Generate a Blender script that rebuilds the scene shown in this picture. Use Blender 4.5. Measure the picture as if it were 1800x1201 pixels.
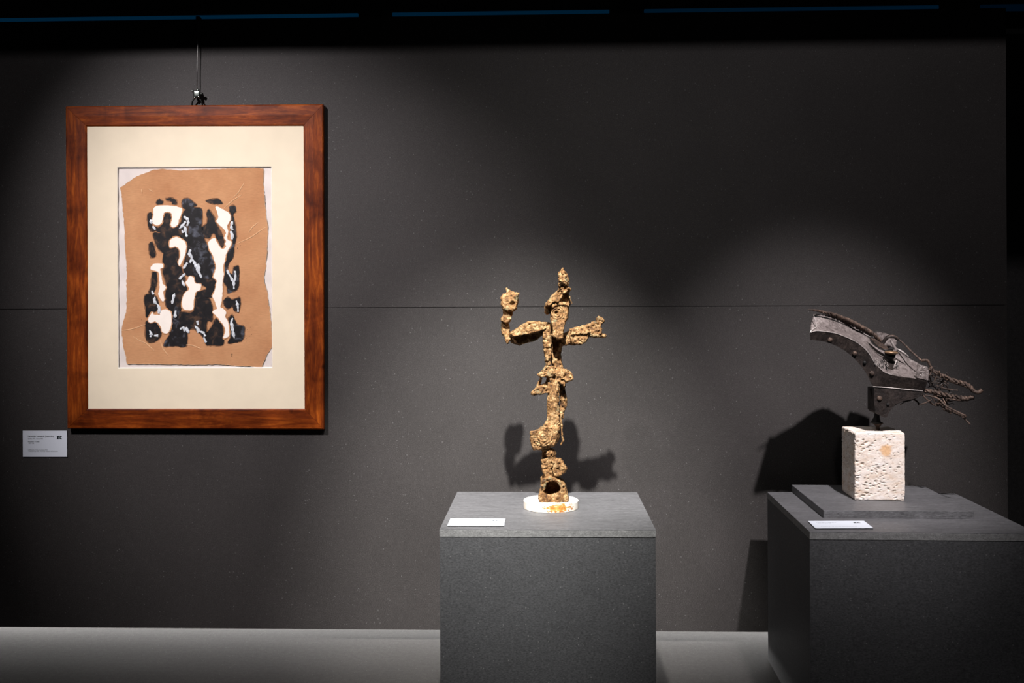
import bpy, bmesh, math, random
from mathutils import Vector, Matrix, noise
from mathutils.geometry import tessellate_polygon

# ------------------------------------------------------------------ clear
for o in list(bpy.data.objects):
    bpy.data.objects.remove(o, do_unlink=True)
scene = bpy.context.scene
COL = scene.collection

# ------------------------------------------------------------------ camera
F_PX = 1750.0
CAM_H = 1.131
HORIZON = 540.0
cam_data = bpy.data.cameras.new('camera')
cam = bpy.data.objects.new('camera', cam_data)
COL.objects.link(cam)
cam_data.sensor_width = 36.0
cam_data.lens = 36.0 * F_PX / 1800.0
cam_data.shift_y = -(600.5 - HORIZON) / 1800.0
cam_data.clip_start = 0.05
cam.location = (0, 0, CAM_H)
CAM_R = (Matrix.Rotation(math.atan(57 / 1750), 3, 'Z') @ Matrix.Rotation(math.pi / 2, 3, 'X')
         @ Matrix.Rotation(math.radians(-0.24), 3, 'Z'))
cam.rotation_euler = CAM_R.to_euler()
scene.camera = cam

# ------------------------------------------------------------------ world, lights, exposure
world = bpy.data.worlds.new('world')
scene.world = world
world.use_nodes = True
world.node_tree.nodes['Background'].inputs[0].default_value = (0.75, 0.85, 1.0, 1)
world.node_tree.nodes['Background'].inputs[1].default_value = 0.004
vs = scene.view_settings
vs.view_transform = 'Standard'
vs.look = 'None'
vs.exposure = 0.0
vs.gamma = 1.0
vs.use_curve_mapping = False


def spot(name, loc, target, watts, size, blend, color, radius=0.036):
    l = bpy.data.lights.new(name, 'SPOT')
    l.energy = watts
    l.spot_size = math.radians(size)
    l.spot_blend = blend
    l.color = color
    l.shadow_soft_size = radius
    o = bpy.data.objects.new(name, l)
    COL.objects.link(o)
    o.location = loc
    o.rotation_euler = (Vector(target) - Vector(loc)).to_track_quat('-Z', 'Y').to_euler()
    return o


TRACK_Y, TRACK_Z = 1.10, 3.23
# name, x, target, watts, cone, stray watts, stray cone, colour
SPOTS = [('spotlight_picture', -2.0, (-0.87, 3.35, 0.98), 580, 39, 22, 105, (1.0, 0.925, 0.94)),
         ('spotlight_figure', -0.09, (-0.09, 3.35, 0.29), 1500, 27, 52, 60, (1.0, 0.965, 0.925)),
         ('spotlight_sculpture', 1.06, (0.86, 3.35, 0.44), 640, 26, 50, 112, (1.0, 0.93, 0.94))]
for nm, x, tgt, w, size, stray, stray_size, colr in SPOTS:
    spot(nm, (x, TRACK_Y, TRACK_Z), tgt, w, size, 1.0, colr)
    spot(nm + '_spill', (x, TRACK_Y, TRACK_Z), tgt, stray, stray_size, 1.0, colr)      # stray light of the same reflector

# ------------------------------------------------------------------ pixel -> place helpers (real depths)
def ray(px, py):
    return CAM_R @ Vector(((px - 900) / F_PX, (HORIZON - py) / F_PX, -1.0))


def P(px, py, Y):
    d = ray(px, py)
    return Vector((0, 0, CAM_H)) + d * (Y / d.y)


def PZ(px, py, Z):
    d = ray(px, py)
    return Vector((0, 0, CAM_H)) + d * ((Z - CAM_H) / d.z)


# ------------------------------------------------------------------ object helpers
def tag(o, label=None, cat=None, group=None, kind=None):
    if label: o['label'] = label
    if cat: o['category'] = cat
    if group: o['group'] = group
    if kind: o['kind'] = kind
    return o


def empty(name, loc=(0, 0, 0), rz=0.0):
    o = bpy.data.objects.new(name, None)
    o.empty_display_size = 0.05
    COL.objects.link(o)
    o.location = loc
    o.rotation_euler = (0, 0, rz)
    return o


def add_mesh(name, me, mat, parent=None, smooth=False):
    o = bpy.data.objects.new(name, me)
    COL.objects.link(o)
    if mat is not None:
        me.materials.clear()
        me.materials.append(mat)
    if smooth:
        for p in me.polygons: p.use_smooth = True
    if parent is not None:
        o.parent = parent
        m = Matrix.Translation(parent.location) @ parent.rotation_euler.to_matrix().to_4x4()
        q = parent
        while q.parent is not None:
            q = q.parent
            m = Matrix.Translation(q.location) @ q.rotation_euler.to_matrix().to_4x4() @ m
        me.transform(m.inverted())      # geometry is given in world space
    return o


def from_bm(name, bm, mat, parent=None, smooth=False):
    bmesh.ops.recalc_face_normals(bm, faces=bm.faces[:])
    me = bpy.data.meshes.new(name)
    bm.to_mesh(me)
    bm.free()
    return add_mesh(name, me, mat, parent, smooth)


def box(bm, lo, hi, rot=0.0, pivot=None):
    lo, hi = Vector(lo), Vector(hi)
    r = bmesh.ops.create_cube(bm, size=1.0)
    M = Matrix.Translation((lo + hi) / 2) @ Matrix.Diagonal((*(hi - lo), 1))
    bmesh.ops.transform(bm, matrix=M, verts=r['verts'])
    if rot:
        pv = Vector(pivot if pivot else (0, 0, 0))
        bmesh.ops.transform(bm, matrix=Matrix.Translation(pv) @ Matrix.Rotation(rot, 4, 'Z') @ Matrix.Translation(-pv), verts=r['verts'])
    return r['verts']


def bevel_all(bm, w, seg=2):
    bmesh.ops.bevel(bm, geom=bm.edges[:], offset=w, segments=seg, profile=0.6, affect='EDGES')


def box_obj(name, lo, hi, mat, parent=None, bev=0.0, rot=0.0, pivot=None):
    bm = bmesh.new()
    box(bm, lo, hi, rot, pivot)
    if bev: bevel_all(bm, bev)
    return from_bm(name, bm, mat, parent)


def frames(path):
    n = len(path)
    out = []
    prev = None
    for i in range(n):
        t = (path[min(i + 1, n - 1)] - path[max(i - 1, 0)]).normalized()
        if prev is None:
            a = Vector((0, 1, 0)) if abs(t.y) < 0.9 else Vector((1, 0, 0))
            u = (a - t * a.dot(t)).normalized()
        else:
            u = (prev - t * prev.dot(t)).normalized()
        prev = u
        out.append((u, t.cross(u)))
    return out


def tube(bm, path, radii, seg=8, squash=1.0, cap=True):
    path = [Vector(p) for p in path]
    n = len(path)
    if not isinstance(radii, (list, tuple)): radii = [radii] * n
    fr = frames(path)
    rings = []
    for i in range(n):
        u, v = fr[i]
        rings.append([bm.verts.new(path[i] + radii[i] * (math.cos(2 * math.pi * k / seg) * u * squash + math.sin(2 * math.pi * k / seg) * v)) for k in range(seg)])
    for i in range(n - 1):
        for k in range(seg):
            bm.faces.new((rings[i][k], rings[i][(k + 1) % seg], rings[i + 1][(k + 1) % seg], rings[i + 1][k]))
    if cap:
        bm.faces.new(rings[0][::-1])
        bm.faces.new(rings[-1])


def catmull(pts, sub=4, closed=False):
    pts = [Vector(p) for p in pts]
    n = len(pts)
    out = []
    rng = range(n) if closed else range(n - 1)
    for i in rng:
        if closed:
            p0, p1, p2, p3 = pts[(i - 1) % n], pts[i], pts[(i + 1) % n], pts[(i + 2) % n]
        else:
            p0, p1, p2, p3 = pts[max(i - 1, 0)], pts[i], pts[i + 1], pts[min(i + 2, n - 1)]
        for k in range(sub):
            t = k / sub
            out.append(0.5 * ((2 * p1) + (p2 - p0) * t + (2 * p0 - 5 * p1 + 4 * p2 - p3) * t * t + (3 * p1 - p0 - 3 * p2 + p3) * t ** 3))
    if not closed: out.append(pts[-1])
    return out


def lerp_path(vals, n):
    """resample list of numbers to n entries"""
    out = []
    for i in range(n):
        t = i / (n - 1) * (len(vals) - 1)
        k = min(int(t), len(vals) - 2)
        out.append(vals[k] + (vals[k + 1] - vals[k]) * (t - k))
    return out


def ellipsoid(bm, c, r, seg=16, rot=None):
    res = bmesh.ops.create_uvsphere(bm, u_segments=seg, v_segments=max(6, seg // 2), radius=1.0)
    M = Matrix.Translation(c) @ (rot.to_4x4() if rot else Matrix.Identity(4)) @ Matrix.Diagonal((*r, 1))
    bmesh.ops.transform(bm, matrix=M, verts=res['verts'])


def cap_poly(bm, verts, flip=False):
    tris = tessellate_polygon([[v.co for v in verts]])
    for a, b, c in tris:
        try:
            bm.faces.new((verts[a], verts[c], verts[b]) if flip else (verts[a], verts[b], verts[c]))
        except ValueError:
            pass


def solid(bm, pts, y0, y1, inset=0.0, ymid=None):
    """outline given in picture points -> closed body between depths y0 and y1; inset pillows it"""
    ym = (y0 + y1) / 2 if ymid is None else ymid
    mid = [P(x, y, ym) for x, y in pts]
    c = sum(mid, Vector()) / len(mid)
    layers = []
    specs = [(y0, 1 - inset), (y0 + (y1 - y0) * 0.22, 1 - inset * 0.35), (ym, 1.0), (y1 - (y1 - y0) * 0.22, 1 - inset * 0.35), (y1, 1 - inset)] if inset else [(y0, 1.0), (y1, 1.0)]
    for Y, s in specs:
        lay = []
        for p in mid:
            q = c + (p - c) * s
            lay.append(bm.verts.new((q.x, Y, q.z)))
        layers.append(lay)
    n = len(mid)
    for a, b in zip(layers[:-1], layers[1:]):
        for i in range(n):
            bm.faces.new((a[i], a[(i + 1) % n], b[(i + 1) % n], b[i]))
    cap_poly(bm, layers[0])
    cap_poly(bm, layers[-1], True)


def remeshed(bm, voxel, smooth=2):
    """one continuous closed surface out of overlapping closed pieces"""
    bmesh.ops.recalc_face_normals(bm, faces=bm.faces[:])
    me = bpy.data.meshes.new('work')
    bm.to_mesh(me)
    bm.free()
    o = bpy.data.objects.new('work', me)
    COL.objects.link(o)
    m = o.modifiers.new('r', 'REMESH')
    m.mode = 'VOXEL'
    m.voxel_size = voxel
    m.adaptivity = 0
    if smooth:
        s = o.modifiers.new('s', 'SMOOTH')
        s.factor = 0.5
        s.iterations = smooth
    dg = bpy.context.evaluated_depsgraph_get()
    out = bpy.data.meshes.new_from_object(o.evaluated_get(dg))
    bpy.data.objects.remove(o, do_unlink=True)
    bpy.data.meshes.remove(me)
    return out


def roughen(me, amp, freq, octaves=4, extra=None, seed=0.0, ridged=0.0):
    me.update()
    cos = [v.co.copy() for v in me.vertices]
    nor = [v.normal.copy() for v in me.vertices]
    off = Vector((seed, seed * 1.7, -seed))
    for v, c, n in zip(me.vertices, cos, nor):
        p = c * freq + off
        d = noise.fractal(p, 0.9, 2.1, octaves) * amp + 0.35 * amp * noise.noise(p * 5.3)
        if ridged:
            d -= ridged * max(0.0, noise.noise(p * 2.3 + Vector((9, 3, 1))) - 0.12)
        if extra:
            d += extra(c, n)
        v.co = c + n * d
    me.update()


# ------------------------------------------------------------------ materials
def mat_new(name):
    m = bpy.data.materials.new(name)
    m.use_nodes = True
    nt = m.node_tree
    return m, nt, nt.nodes['Principled BSDF']


def N(nt, kind, **kw):
    n = nt.nodes.new(kind)
    for k, v in kw.items():
        if k in n.inputs: n.inputs[k].default_value = v
        else: setattr(n, k, v)
    return n


def ramp(nt, stops, interp='LINEAR'):
    r = nt.nodes.new('ShaderNodeValToRGB')
    r.color_ramp.interpolation = interp
    e = r.color_ramp.elements
    while len(e) < len(stops): e.new(0.5)
    for k, (p, c) in enumerate(stops):
        e[k].position = p
        e[k].color = (*c, 1) if len(c) == 3 else c
    return r


def mix(nt, fac, a, b, blend='MIX'):
    m = nt.nodes.new('ShaderNodeMix')
    m.data_type = 'RGBA'
    m.blend_type = blend
    for sock, v in ((m.inputs[0], fac), (m.inputs[6], a), (m.inputs[7], b)):
        if hasattr(v, 'default_value') or isinstance(v, bpy.types.NodeSocket):
            nt.links.new(v, sock)
        elif isinstance(v, (int, float)):
            sock.default_value = v
        else:
            sock.default_value = (*v, 1)
    return m.outputs[2]


def coord(nt, scale=(1, 1, 1), rot=(0, 0, 0)):
    g = nt.nodes.new('ShaderNodeNewGeometry')
    mp = nt.nodes.new('ShaderNodeMapping')
    mp.inputs['Scale'].default_value = scale
    mp.inputs['Rotation'].default_value = rot
    nt.links.new(g.outputs['Position'], mp.inputs['Vector'])
    return mp.outputs[0]


def noise_tex(nt, vec, scale, detail=4, rough=0.55, dist=0.0):
    n = N(nt, 'ShaderNodeTexNoise', Scale=scale, Detail=detail, Roughness=rough, Distortion=dist)
    nt.links.new(vec, n.inputs['Vector'])
    return n.outputs[0]


def bump(nt, height, bsdf, strength=0.3, dist=0.002):
    b = N(nt, 'ShaderNodeBump', Strength=strength, Distance=dist)
    nt.links.new(height, b.inputs['Height'])
    nt.links.new(b.outputs[0], bsdf.inputs['Normal'])


def board_mat(name, base, rough=0.55, speck=0.5, grain=(1, 1, 1), tint=(1.0, 0.97, 0.97), streak=0.25):
    """dark through-dyed fibre board: mottled grey with sparse pale fibres"""
    m, nt, b = mat_new(name)
    v = coord(nt)
    big = noise_tex(nt, v, 3.0, 3)
    fine = noise_tex(nt, coord(nt, grain), 300.0, 3, 0.75)
    mid = noise_tex(nt, coord(nt, grain), 60.0, 4, 0.6)
    c0 = tuple(base * t * 0.55 for t in tint)
    c1 = tuple(base * t * 1.45 for t in tint)
    r = ramp(nt, [(0.3, c0), (0.7, c1)])
    nt.links.new(fine, r.inputs[0])
    r2 = ramp(nt, [(0.3, (1 - streak,) * 3), (0.7, (1 + streak * 0.6,) * 3)])
    nt.links.new(mid, r2.inputs[0])
    r3 = ramp(nt, [(0.3, (0.88, 0.88, 0.88)), (0.7, (1.1, 1.1, 1.1))])
    nt.links.new(big, r3.inputs[0])
    col = mix(nt, 1.0, r.outputs[0], r2.outputs[0], 'MULTIPLY')
    col = mix(nt, 1.0, col, r3.outputs[0], 'MULTIPLY')
    for sc, th, amt in ((330.0, 0.11, 0.5), (150.0, 0.045, 0.6)):
        vor = N(nt, 'ShaderNodeTexVoronoi', Scale=sc)
        nt.links.new(coord(nt, (1, 1, 0.8)), vor.inputs['Vector'])
        sep = nt.nodes.new('ShaderNodeSeparateColor')
        nt.links.new(vor.outputs['Color'], sep.inputs[0])
        near = N(nt, 'ShaderNodeMath', operation='LESS_THAN')
        near.inputs[1].default_value = 0.22
        nt.links.new(vor.outputs['Distance'], near.inputs[0])
        pick = N(nt, 'ShaderNodeMath', operation='LESS_THAN')
        pick.inputs[1].default_value = th
        nt.links.new(sep.outputs[0], pick.inputs[0])
        f = N(nt, 'ShaderNodeMath', operation='MULTIPLY')
        nt.links.new(near.outputs[0], f.inputs[0])
        nt.links.new(pick.outputs[0], f.inputs[1])
        f2 = N(nt, 'ShaderNodeMath', operation='MULTIPLY')
        nt.links.new(f.outputs[0], f2.inputs[0])
        f2.inputs[1].default_value = amt * speck
        col = mix(nt, f2.outputs[0], col, (min(1, base * 5.5),) * 3)
    nt.links.new(col, b.inputs['Base Color'])
    b.inputs['Roughness'].default_value = rough
    b.inputs['Specular IOR Level'].default_value = 0.3
    bump(nt, fine, b, 0.15, 0.0006)
    return m


def plain(name, color, rough=0.5, metal=0.0, spec=0.4, var=0.0, scale=40.0, bumps=0.0):
    m, nt, b = mat_new(name)
    if var or bumps:
        n = noise_tex(nt, coord(nt), scale, 5)
        r = ramp(nt, [(0.3, tuple(c * (1 - var) for c in color)), (0.7, tuple(min(1, c * (1 + var)) for c in color))])
        nt.links.new(n, r.inputs[0])
        nt.links.new(r.outputs[0], b.inputs['Base Color'])
        if bumps: bump(nt, n, b, bumps, 0.002)
    else:
        b.inputs['Base Color'].default_value = (*color, 1)
    b.inputs['Roughness'].default_value = rough
    b.inputs['Metallic'].default_value = metal
    b.inputs['Specular IOR Level'].default_value = spec
    return m


def emit_mat(name, color, strength):
    m, nt, b = mat_new(name)
    b.inputs['Base Color'].default_value = (0.01, 0.01, 0.01, 1)
    b.inputs['Emission Color'].default_value = (*color, 1)
    b.inputs['Emission Strength'].default_value = strength
    return m


def wood_mat(name, along):
    """reddish-brown varnished walnut, grain running along x or z"""
    m, nt, b = mat_new(name)
    sc = (1, 6, 9) if along == 'x' else (9, 6, 1)
    v = coord(nt, sc)
    n1 = noise_tex(nt, v, 5.0, 6, 0.65, 1.4)
    n2 = noise_tex(nt, coord(nt), 7.0, 4, 0.6, 0.8)
    n3 = noise_tex(nt, coord(nt, (sc[0] * 3, 10, sc[2] * 3)), 22.0, 3)
    r1 = ramp(nt, [(0.25, (0.060, 0.009, 0.002)), (0.5, (0.185, 0.034, 0.004)), (0.75, (0.40, 0.095, 0.010))])
    nt.links.new(n1, r1.inputs[0])
    r2 = ramp(nt, [(0.32, (0.45, 0.38, 0.33)), (0.62, (1.15, 1.15, 1.1))])
    nt.links.new(n2, r2.inputs[0])
    r3 = ramp(nt, [(0.3, (0.75, 0.72, 0.7)), (0.6, (1.05, 1.05, 1.05))])
    nt.links.new(n3, r3.inputs[0])
    col = mix(nt, 1.0, r1.outputs[0], r2.outputs[0], 'MULTIPLY')
    col = mix(nt, 1.0, col, r3.outputs[0], 'MULTIPLY')
    vor = N(nt, 'ShaderNodeTexVoronoi', Scale=6.5)
    nt.links.new(coord(nt), vor.inputs['Vector'])
    rk = ramp(nt, [(0.03, (0.12, 0.08, 0.06)), (0.075, (1, 1, 1))])
    nt.links.new(vor.outputs['Distance'], rk.inputs[0])
    col = mix(nt, 0.8, col, rk.outputs[0], 'MULTIPLY')
    nt.links.new(col, b.inputs['Base Color'])
    b.inputs['Roughness'].default_value = 0.42
    b.inputs['Specular IOR Level'].default_value = 0.18
    bump(nt, n3, b, 0.08, 0.001)
    return m


def rust_mat(name, dark, midc, light, green=0.12, rough=0.75, scale=1.0, metal=0.0):
    m, nt, b = mat_new(name)
    v = coord(nt)
    n1 = noise_tex(nt, v, 38.0 * scale, 6, 0.65, 0.4)
    n2 = noise_tex(nt, v, 140.0 * scale, 5, 0.7)
    n3 = noise_tex(nt, v, 22.0 * scale, 4, 0.6)
    r1 = ramp(nt, [(0.33, dark), (0.5, midc), (0.67, light)])
    nt.links.new(n1, r1.inputs[0])
    r2 = ramp(nt, [(0.3, (0.30, 0.27, 0.25)), (0.52, (1, 1, 1)), (0.75, (1.6, 1.6, 1.6))])
    nt.links.new(n2, r2.inputs[0])
    col = mix(nt, 1.0, r1.outputs[0], r2.outputs[0], 'MULTIPLY')
    if green:
        rg = ramp(nt, [(0.60, (0, 0, 0)), (0.68, (green * 5,) * 3)])
        nt.links.new(n3, rg.inputs[0])
        col = mix(nt, rg.outputs[0], col, (0.13, 0.14, 0.08))
    nt.links.new(col, b.inputs['Base Color'])
    b.inputs['Roughness'].default_value = rough
    b.inputs['Metallic'].default_value = metal
    b.inputs['Specular IOR Level'].default_value = 0.35
    bump(nt, n2, b, 0.7, 0.0025)
    return m


M = {}
M['wall'] = board_mat('wall_board', 0.040, 0.6, 0.6, tint=(1.0, 0.92, 0.90), streak=0.1)
M['floor'] = board_mat('floor_board', 0.029, 0.8, 0.5, tint=(1.0, 0.955, 0.90))
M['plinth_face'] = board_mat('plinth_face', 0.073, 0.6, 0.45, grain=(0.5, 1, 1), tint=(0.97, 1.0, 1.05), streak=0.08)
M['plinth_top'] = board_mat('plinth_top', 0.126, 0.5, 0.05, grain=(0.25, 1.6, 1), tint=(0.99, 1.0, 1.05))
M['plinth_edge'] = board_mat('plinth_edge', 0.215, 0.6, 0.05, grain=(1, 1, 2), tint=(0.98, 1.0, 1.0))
M['black'] = plain('black_paint', (0.006, 0.006, 0.006), 0.7)
M['dark_metal'] = plain('dark_metal', (0.03, 0.032, 0.03), 0.3, 0.8)
M['steel'] = plain('steel_wire', (0.75, 0.74, 0.72), 0.28, 1.0)
M['nickel'] = plain('nickel_clamp', (0.32, 0.36, 0.33), 0.25, 1.0)
M['wood_x'] = wood_mat('walnut_horizontal', 'x')
M['wood_z'] = wood_mat('walnut_vertical', 'z')
M['mat_board'] = plain('cream_mat', (0.82, 0.725, 0.55), 0.85, var=0.03, scale=14)
M['mat_bevel'] = plain('mat_bevel', (0.88, 0.84, 0.76), 0.8)
M['white_paper'] = plain('white_paper', (0.72, 0.66, 0.62), 0.85, var=0.05, scale=25)
M['white_paint'] = plain('white_paint', (0.88, 0.82, 0.74), 0.7, var=0.03, scale=30)
M['blue_paint'] = plain('pale_blue_paint', (0.58, 0.62, 0.66), 0.5, var=0.25, scale=150)
M['card'] = plain('white_card', (0.77, 0.83, 0.92), 0.6)
M['card_shade'] = plain('card_shade', (0.02, 0.02, 0.02), 0.7)
M['ink'] = plain('ink', (0.012, 0.02, 0.024), 0.6)
M['ink_grey'] = plain('grey_ink', (0.16, 0.16, 0.18), 0.6)
M['crease'] = plain('crease', (0.64, 0.39, 0.21), 0.8)  # paler than the paper, to offset the ridge's own shadow


def kraft_mat():
    m, nt, b = mat_new('brown_paper')
    n1 = noise_tex(nt, coord(nt), 9.0, 4)
    n2 = noise_tex(nt, coord(nt, (1, 1, 5)), 60.0, 4)
    r = ramp(nt, [(0.3, (0.46, 0.22, 0.105)), (0.7, (0.58, 0.31, 0.155))])
    nt.links.new(n1, r.inputs[0])
    r2 = ramp(nt, [(0.3, (0.9, 0.9, 0.9)), (0.7, (1.06, 1.06, 1.06))])
    nt.links.new(n2, r2.inputs[0])
    nt.links.new(mix(nt, 1.0, r.outputs[0], r2.outputs[0], 'MULTIPLY'), b.inputs['Base Color'])
    b.inputs['Roughness'].default_value = 0.85
    b.inputs['Specular IOR Level'].default_value = 0.15
    return m


M['kraft'] = kraft_mat()


def ink_wash_mat(name, blue):
    m, nt, b = mat_new(name)
    n1 = noise_tex(nt, coord(nt), 38.0, 5, 0.6, 0.6)
    top = (0.15, 0.165, 0.21) if blue else (0.125, 0.066, 0.036)
    r = ramp(nt, [(0.3, (0.006, 0.006, 0.007)), (0.52, (0.012, 0.011, 0.012)), (0.78, top)])
    nt.links.new(n1, r.inputs[0])
    nt.links.new(r.outputs[0], b.inputs['Base Color'])
    b.inputs['Roughness'].default_value = 0.45
    b.inputs['Specular IOR Level'].default_value = 0.3
    return m


M['wash_blue'] = ink_wash_mat('black_wash_blue', True)
M['wash_brown'] = ink_wash_mat('black_wash_brown', False)
M['bronze'] = rust_mat('rough_bronze', (0.055, 0.024, 0.008), (0.215, 0.108, 0.036), (0.47, 0.325, 0.165), 0.14, 0.75, 1.7)
M['bronze_dark'] = rust_mat('dark_bronze', (0.018, 0.011, 0.007), (0.075, 0.040, 0.020), (0.17, 0.10, 0.05), 0.08)
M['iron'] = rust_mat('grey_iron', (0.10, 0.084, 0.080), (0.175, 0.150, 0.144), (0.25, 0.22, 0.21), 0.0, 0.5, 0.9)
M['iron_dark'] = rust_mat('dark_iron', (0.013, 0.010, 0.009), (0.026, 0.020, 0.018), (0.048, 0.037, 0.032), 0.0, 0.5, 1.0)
M['iron_low'] = rust_mat('darkest_iron', (0.009, 0.0066, 0.006), (0.018, 0.013, 0.0115), (0.032, 0.024, 0.021), 0.0, 0.5, 1.0)  # darkest iron tone, for the lower plate
M['iron_rust'] = rust_mat('rusty_iron', (0.022, 0.014, 0.011), (0.072, 0.048, 0.037), (0.17, 0.112, 0.083), 0.0, 0.6, 1.6)
M['brass'] = plain('tarnished_brass', (0.26, 0.165, 0.095), 0.4, 0.5, var=0.3, scale=90)
M['bright_edge'] = plain('worn_edge', (0.46, 0.42, 0.40), 0.45, 0.3, var=0.25, scale=120)


def marble_mat():
    m, nt, b = mat_new('marble_disc')
    n1 = noise_tex(nt, coord(nt), 30.0, 5)
    r = ramp(nt, [(0.3, (0.80, 0.70, 0.56)), (0.6, (0.90, 0.86, 0.78))])
    nt.links.new(n1, r.inputs[0])
    # rust runs on the front rim
    g = nt.nodes.new('ShaderNodeNewGeometry')
    mp = nt.nodes.new('ShaderNodeMapping')
    c = P(982, 894, 2.87)
    mp.inputs['Location'].default_value = (-c.x, -c.y, -c.z)
    nt.links.new(g.outputs['Position'], mp.inputs['Vector'])
    mp2 = nt.nodes.new('ShaderNodeMapping')
    mp2.inputs['Scale'].default_value = (1 / 0.055, 1 / 0.05, 1 / 0.0135)
    nt.links.new(mp.outputs[0], mp2.inputs['Vector'])
    ln = N(nt, 'ShaderNodeVectorMath', operation='LENGTH')
    nt.links.new(mp2.outputs[0], ln.inputs[0])
    n2 = noise_tex(nt, coord(nt, (0.6, 1, 1.3)), 120.0, 4, 0.65)
    add = N(nt, 'ShaderNodeMath', operation='MULTIPLY_ADD')
    nt.links.new(n2, add.inputs[0])
    add.inputs[1].default_value = 2.6
    sub = N(nt, 'ShaderNodeMath', operation='MULTIPLY')
    nt.links.new(ln.outputs['Value'], sub.inputs[0])
    sub.inputs[1].default_value = -0.9
    nt.links.new(sub.outputs[0], add.inputs[2])
    rf = ramp(nt, [(0.48, (0, 0, 0)), (0.75, (1, 1, 1))])
    nt.links.new(add.outputs[0], rf.inputs[0])
    rc = ramp(nt, [(0.4, (0.62, 0.40, 0.10)), (0.62, (0.42, 0.13, 0.02))])
    nt.links.new(n2, rc.inputs[0])
    nt.links.new(mix(nt, rf.outputs[0], r.outputs[0], rc.outputs[0]), b.inputs['Base Color'])
    b.inputs['Roughness'].default_value = 0.5
    return m


M['marble'] = marble_mat()


def travertine_mat():
    m, nt, b = mat_new('travertine')
    n1 = noise_tex(nt, coord(nt, (1, 1, 2.2)), 22.0, 6, 0.65)
    n2 = noise_tex(nt, coord(nt, (1, 1, 2.5)), 130.0, 4, 0.7)
    r = ramp(nt, [(0.3, (0.70, 0.55, 0.43)), (0.5, (0.82, 0.73, 0.65)), (0.7, (0.88, 0.83, 0.79))])
    nt.links.new(n1, r.inputs[0])
    r2 = ramp(nt, [(0.28, (0.42, 0.33, 0.27)), (0.42, (1, 1, 1))])
    nt.links.new(n2, r2.inputs[0])
    col = mix(nt, 1.0, r.outputs[0], r2.outputs[0], 'MULTIPLY')
    g = nt.nodes.new('ShaderNodeNewGeometry')
    c = P(1558, 791.5, 2.95)
    dv = N(nt, 'ShaderNodeVectorMath', operation='DISTANCE')
    nt.links.new(g.outputs['Position'], dv.inputs[0])
    dv.inputs[1].default_value = c
    ad = N(nt, 'ShaderNodeMath', operation='MULTIPLY_ADD')
    nt.links.new(n1, ad.inputs[0])
    ad.inputs[1].default_value = 0.040
    nt.links.new(dv.outputs['Value'], ad.inputs[2])
    rf = ramp(nt, [(0.034, (0.85, 0.85, 0.85)), (0.040, (0, 0, 0))])
    nt.links.new(ad.outputs[0], rf.inputs[0])
    col = mix(nt, rf.outputs[0], col, (0.72, 0.42, 0.19))
    nt.links.new(col, b.inputs['Base Color'])
    b.inputs['Roughness'].default_value = 0.8
    bump(nt, n2, b, 0.35, 0.002)
    return m


M['travertine'] = travertine_mat()

# ------------------------------------------------------------------ the room
WALL_Y = 3.35
WALL_TOP = 2.1155
WALL_BOT = 0.042
SEAM = 1.131
WX0, WX1 = -3.2, 1.532

tag(box_obj('floor', (-5, -1.5, -0.06), (4.5, 5.0, 0), M['floor']), kind='structure')
wb = tag(box_obj('wall_back', (WX0, WALL_Y + 0.018, WALL_BOT + 0.006), (WX1, WALL_Y + 0.030, WALL_TOP - 0.004), M['black']), kind='structure')
box_obj('wall_panel', (WX0, WALL_Y, WALL_BOT), (WX1, WALL_Y + 0.018, SEAM - 0.0009), M['wall'], wb, 0.0008)
box_obj('wall_panel', (WX0, WALL_Y, SEAM + 0.0009), (WX1, WALL_Y + 0.018, WALL_TOP), M['wall'], wb, 0.0008)
tag(box_obj('wall_rear', (-5, 4.6, 0), (4.5, 4.66, 3.6), board_mat('rear_board', 0.07, 0.7, 0.3)), kind='structure')
tag(box_obj('ceiling', (-5, -1.5, 3.6), (4.5, 4.66, 3.66), M['black']), kind='structure')
tag(box_obj('shade_board', (-5, 2.57, 2.427), (4.5, 2.60, 3.6), M['black']), kind='structure')   # unseen black board, added to shade the top of the wall
tag(box_obj('trim_2', (WX0, WALL_Y + 0.030, WALL_TOP - 0.06), (WX1 + 0.9, WALL_Y + 0.10, WALL_TOP - 0.003), M['black']), kind='structure')

# light slot under the floating wall
led = tag(empty('light_strip', (-0.8, 3.54, 0.0)), 'white light strip glowing in the gap under the dark wall', 'light')
box_obj('housing', (WX0, 3.535, 0.0), (WX1, 3.57, 0.10), M['black'], led)
box_obj('lamp_tube', (WX0, 3.523, 0.030), (WX1, 3.536, 0.070), emit_mat('led_white', (1.0, 0.97, 0.95), 19.0), led)

# dim blue strips above the wall
BLUE = [(-60, 630, 1.0, 'long dim blue light strip above the wall over the framed picture'),
        (690, 1071, 0.8, 'dim blue light strip above the wall over the bronze figure'),
        (1132, 1649, 0.5, 'dim blue light strip above the wall over the iron sculpture'),
        (1723, 1900, 0.2, 'faint blue light strip above the dark opening past the wall')]
for x0, x1, k, lab in BLUE:
    a, c = P(x0, 30, 3.42), P(x1, 30, 3.42)
    o = box_obj('blue_light_strip', (a.x, 3.412, WALL_TOP - 0.0035), (c.x, 3.424, WALL_TOP + 0.0315), emit_mat('blue_glow', (0.0, 0.25, 0.62), 0.047 * k), None, 0.002)
    tag(o, lab, 'light', 'blue light strips above the wall')

# ------------------------------------------------------------------ plinths
TOP_Z = 0.537


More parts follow.
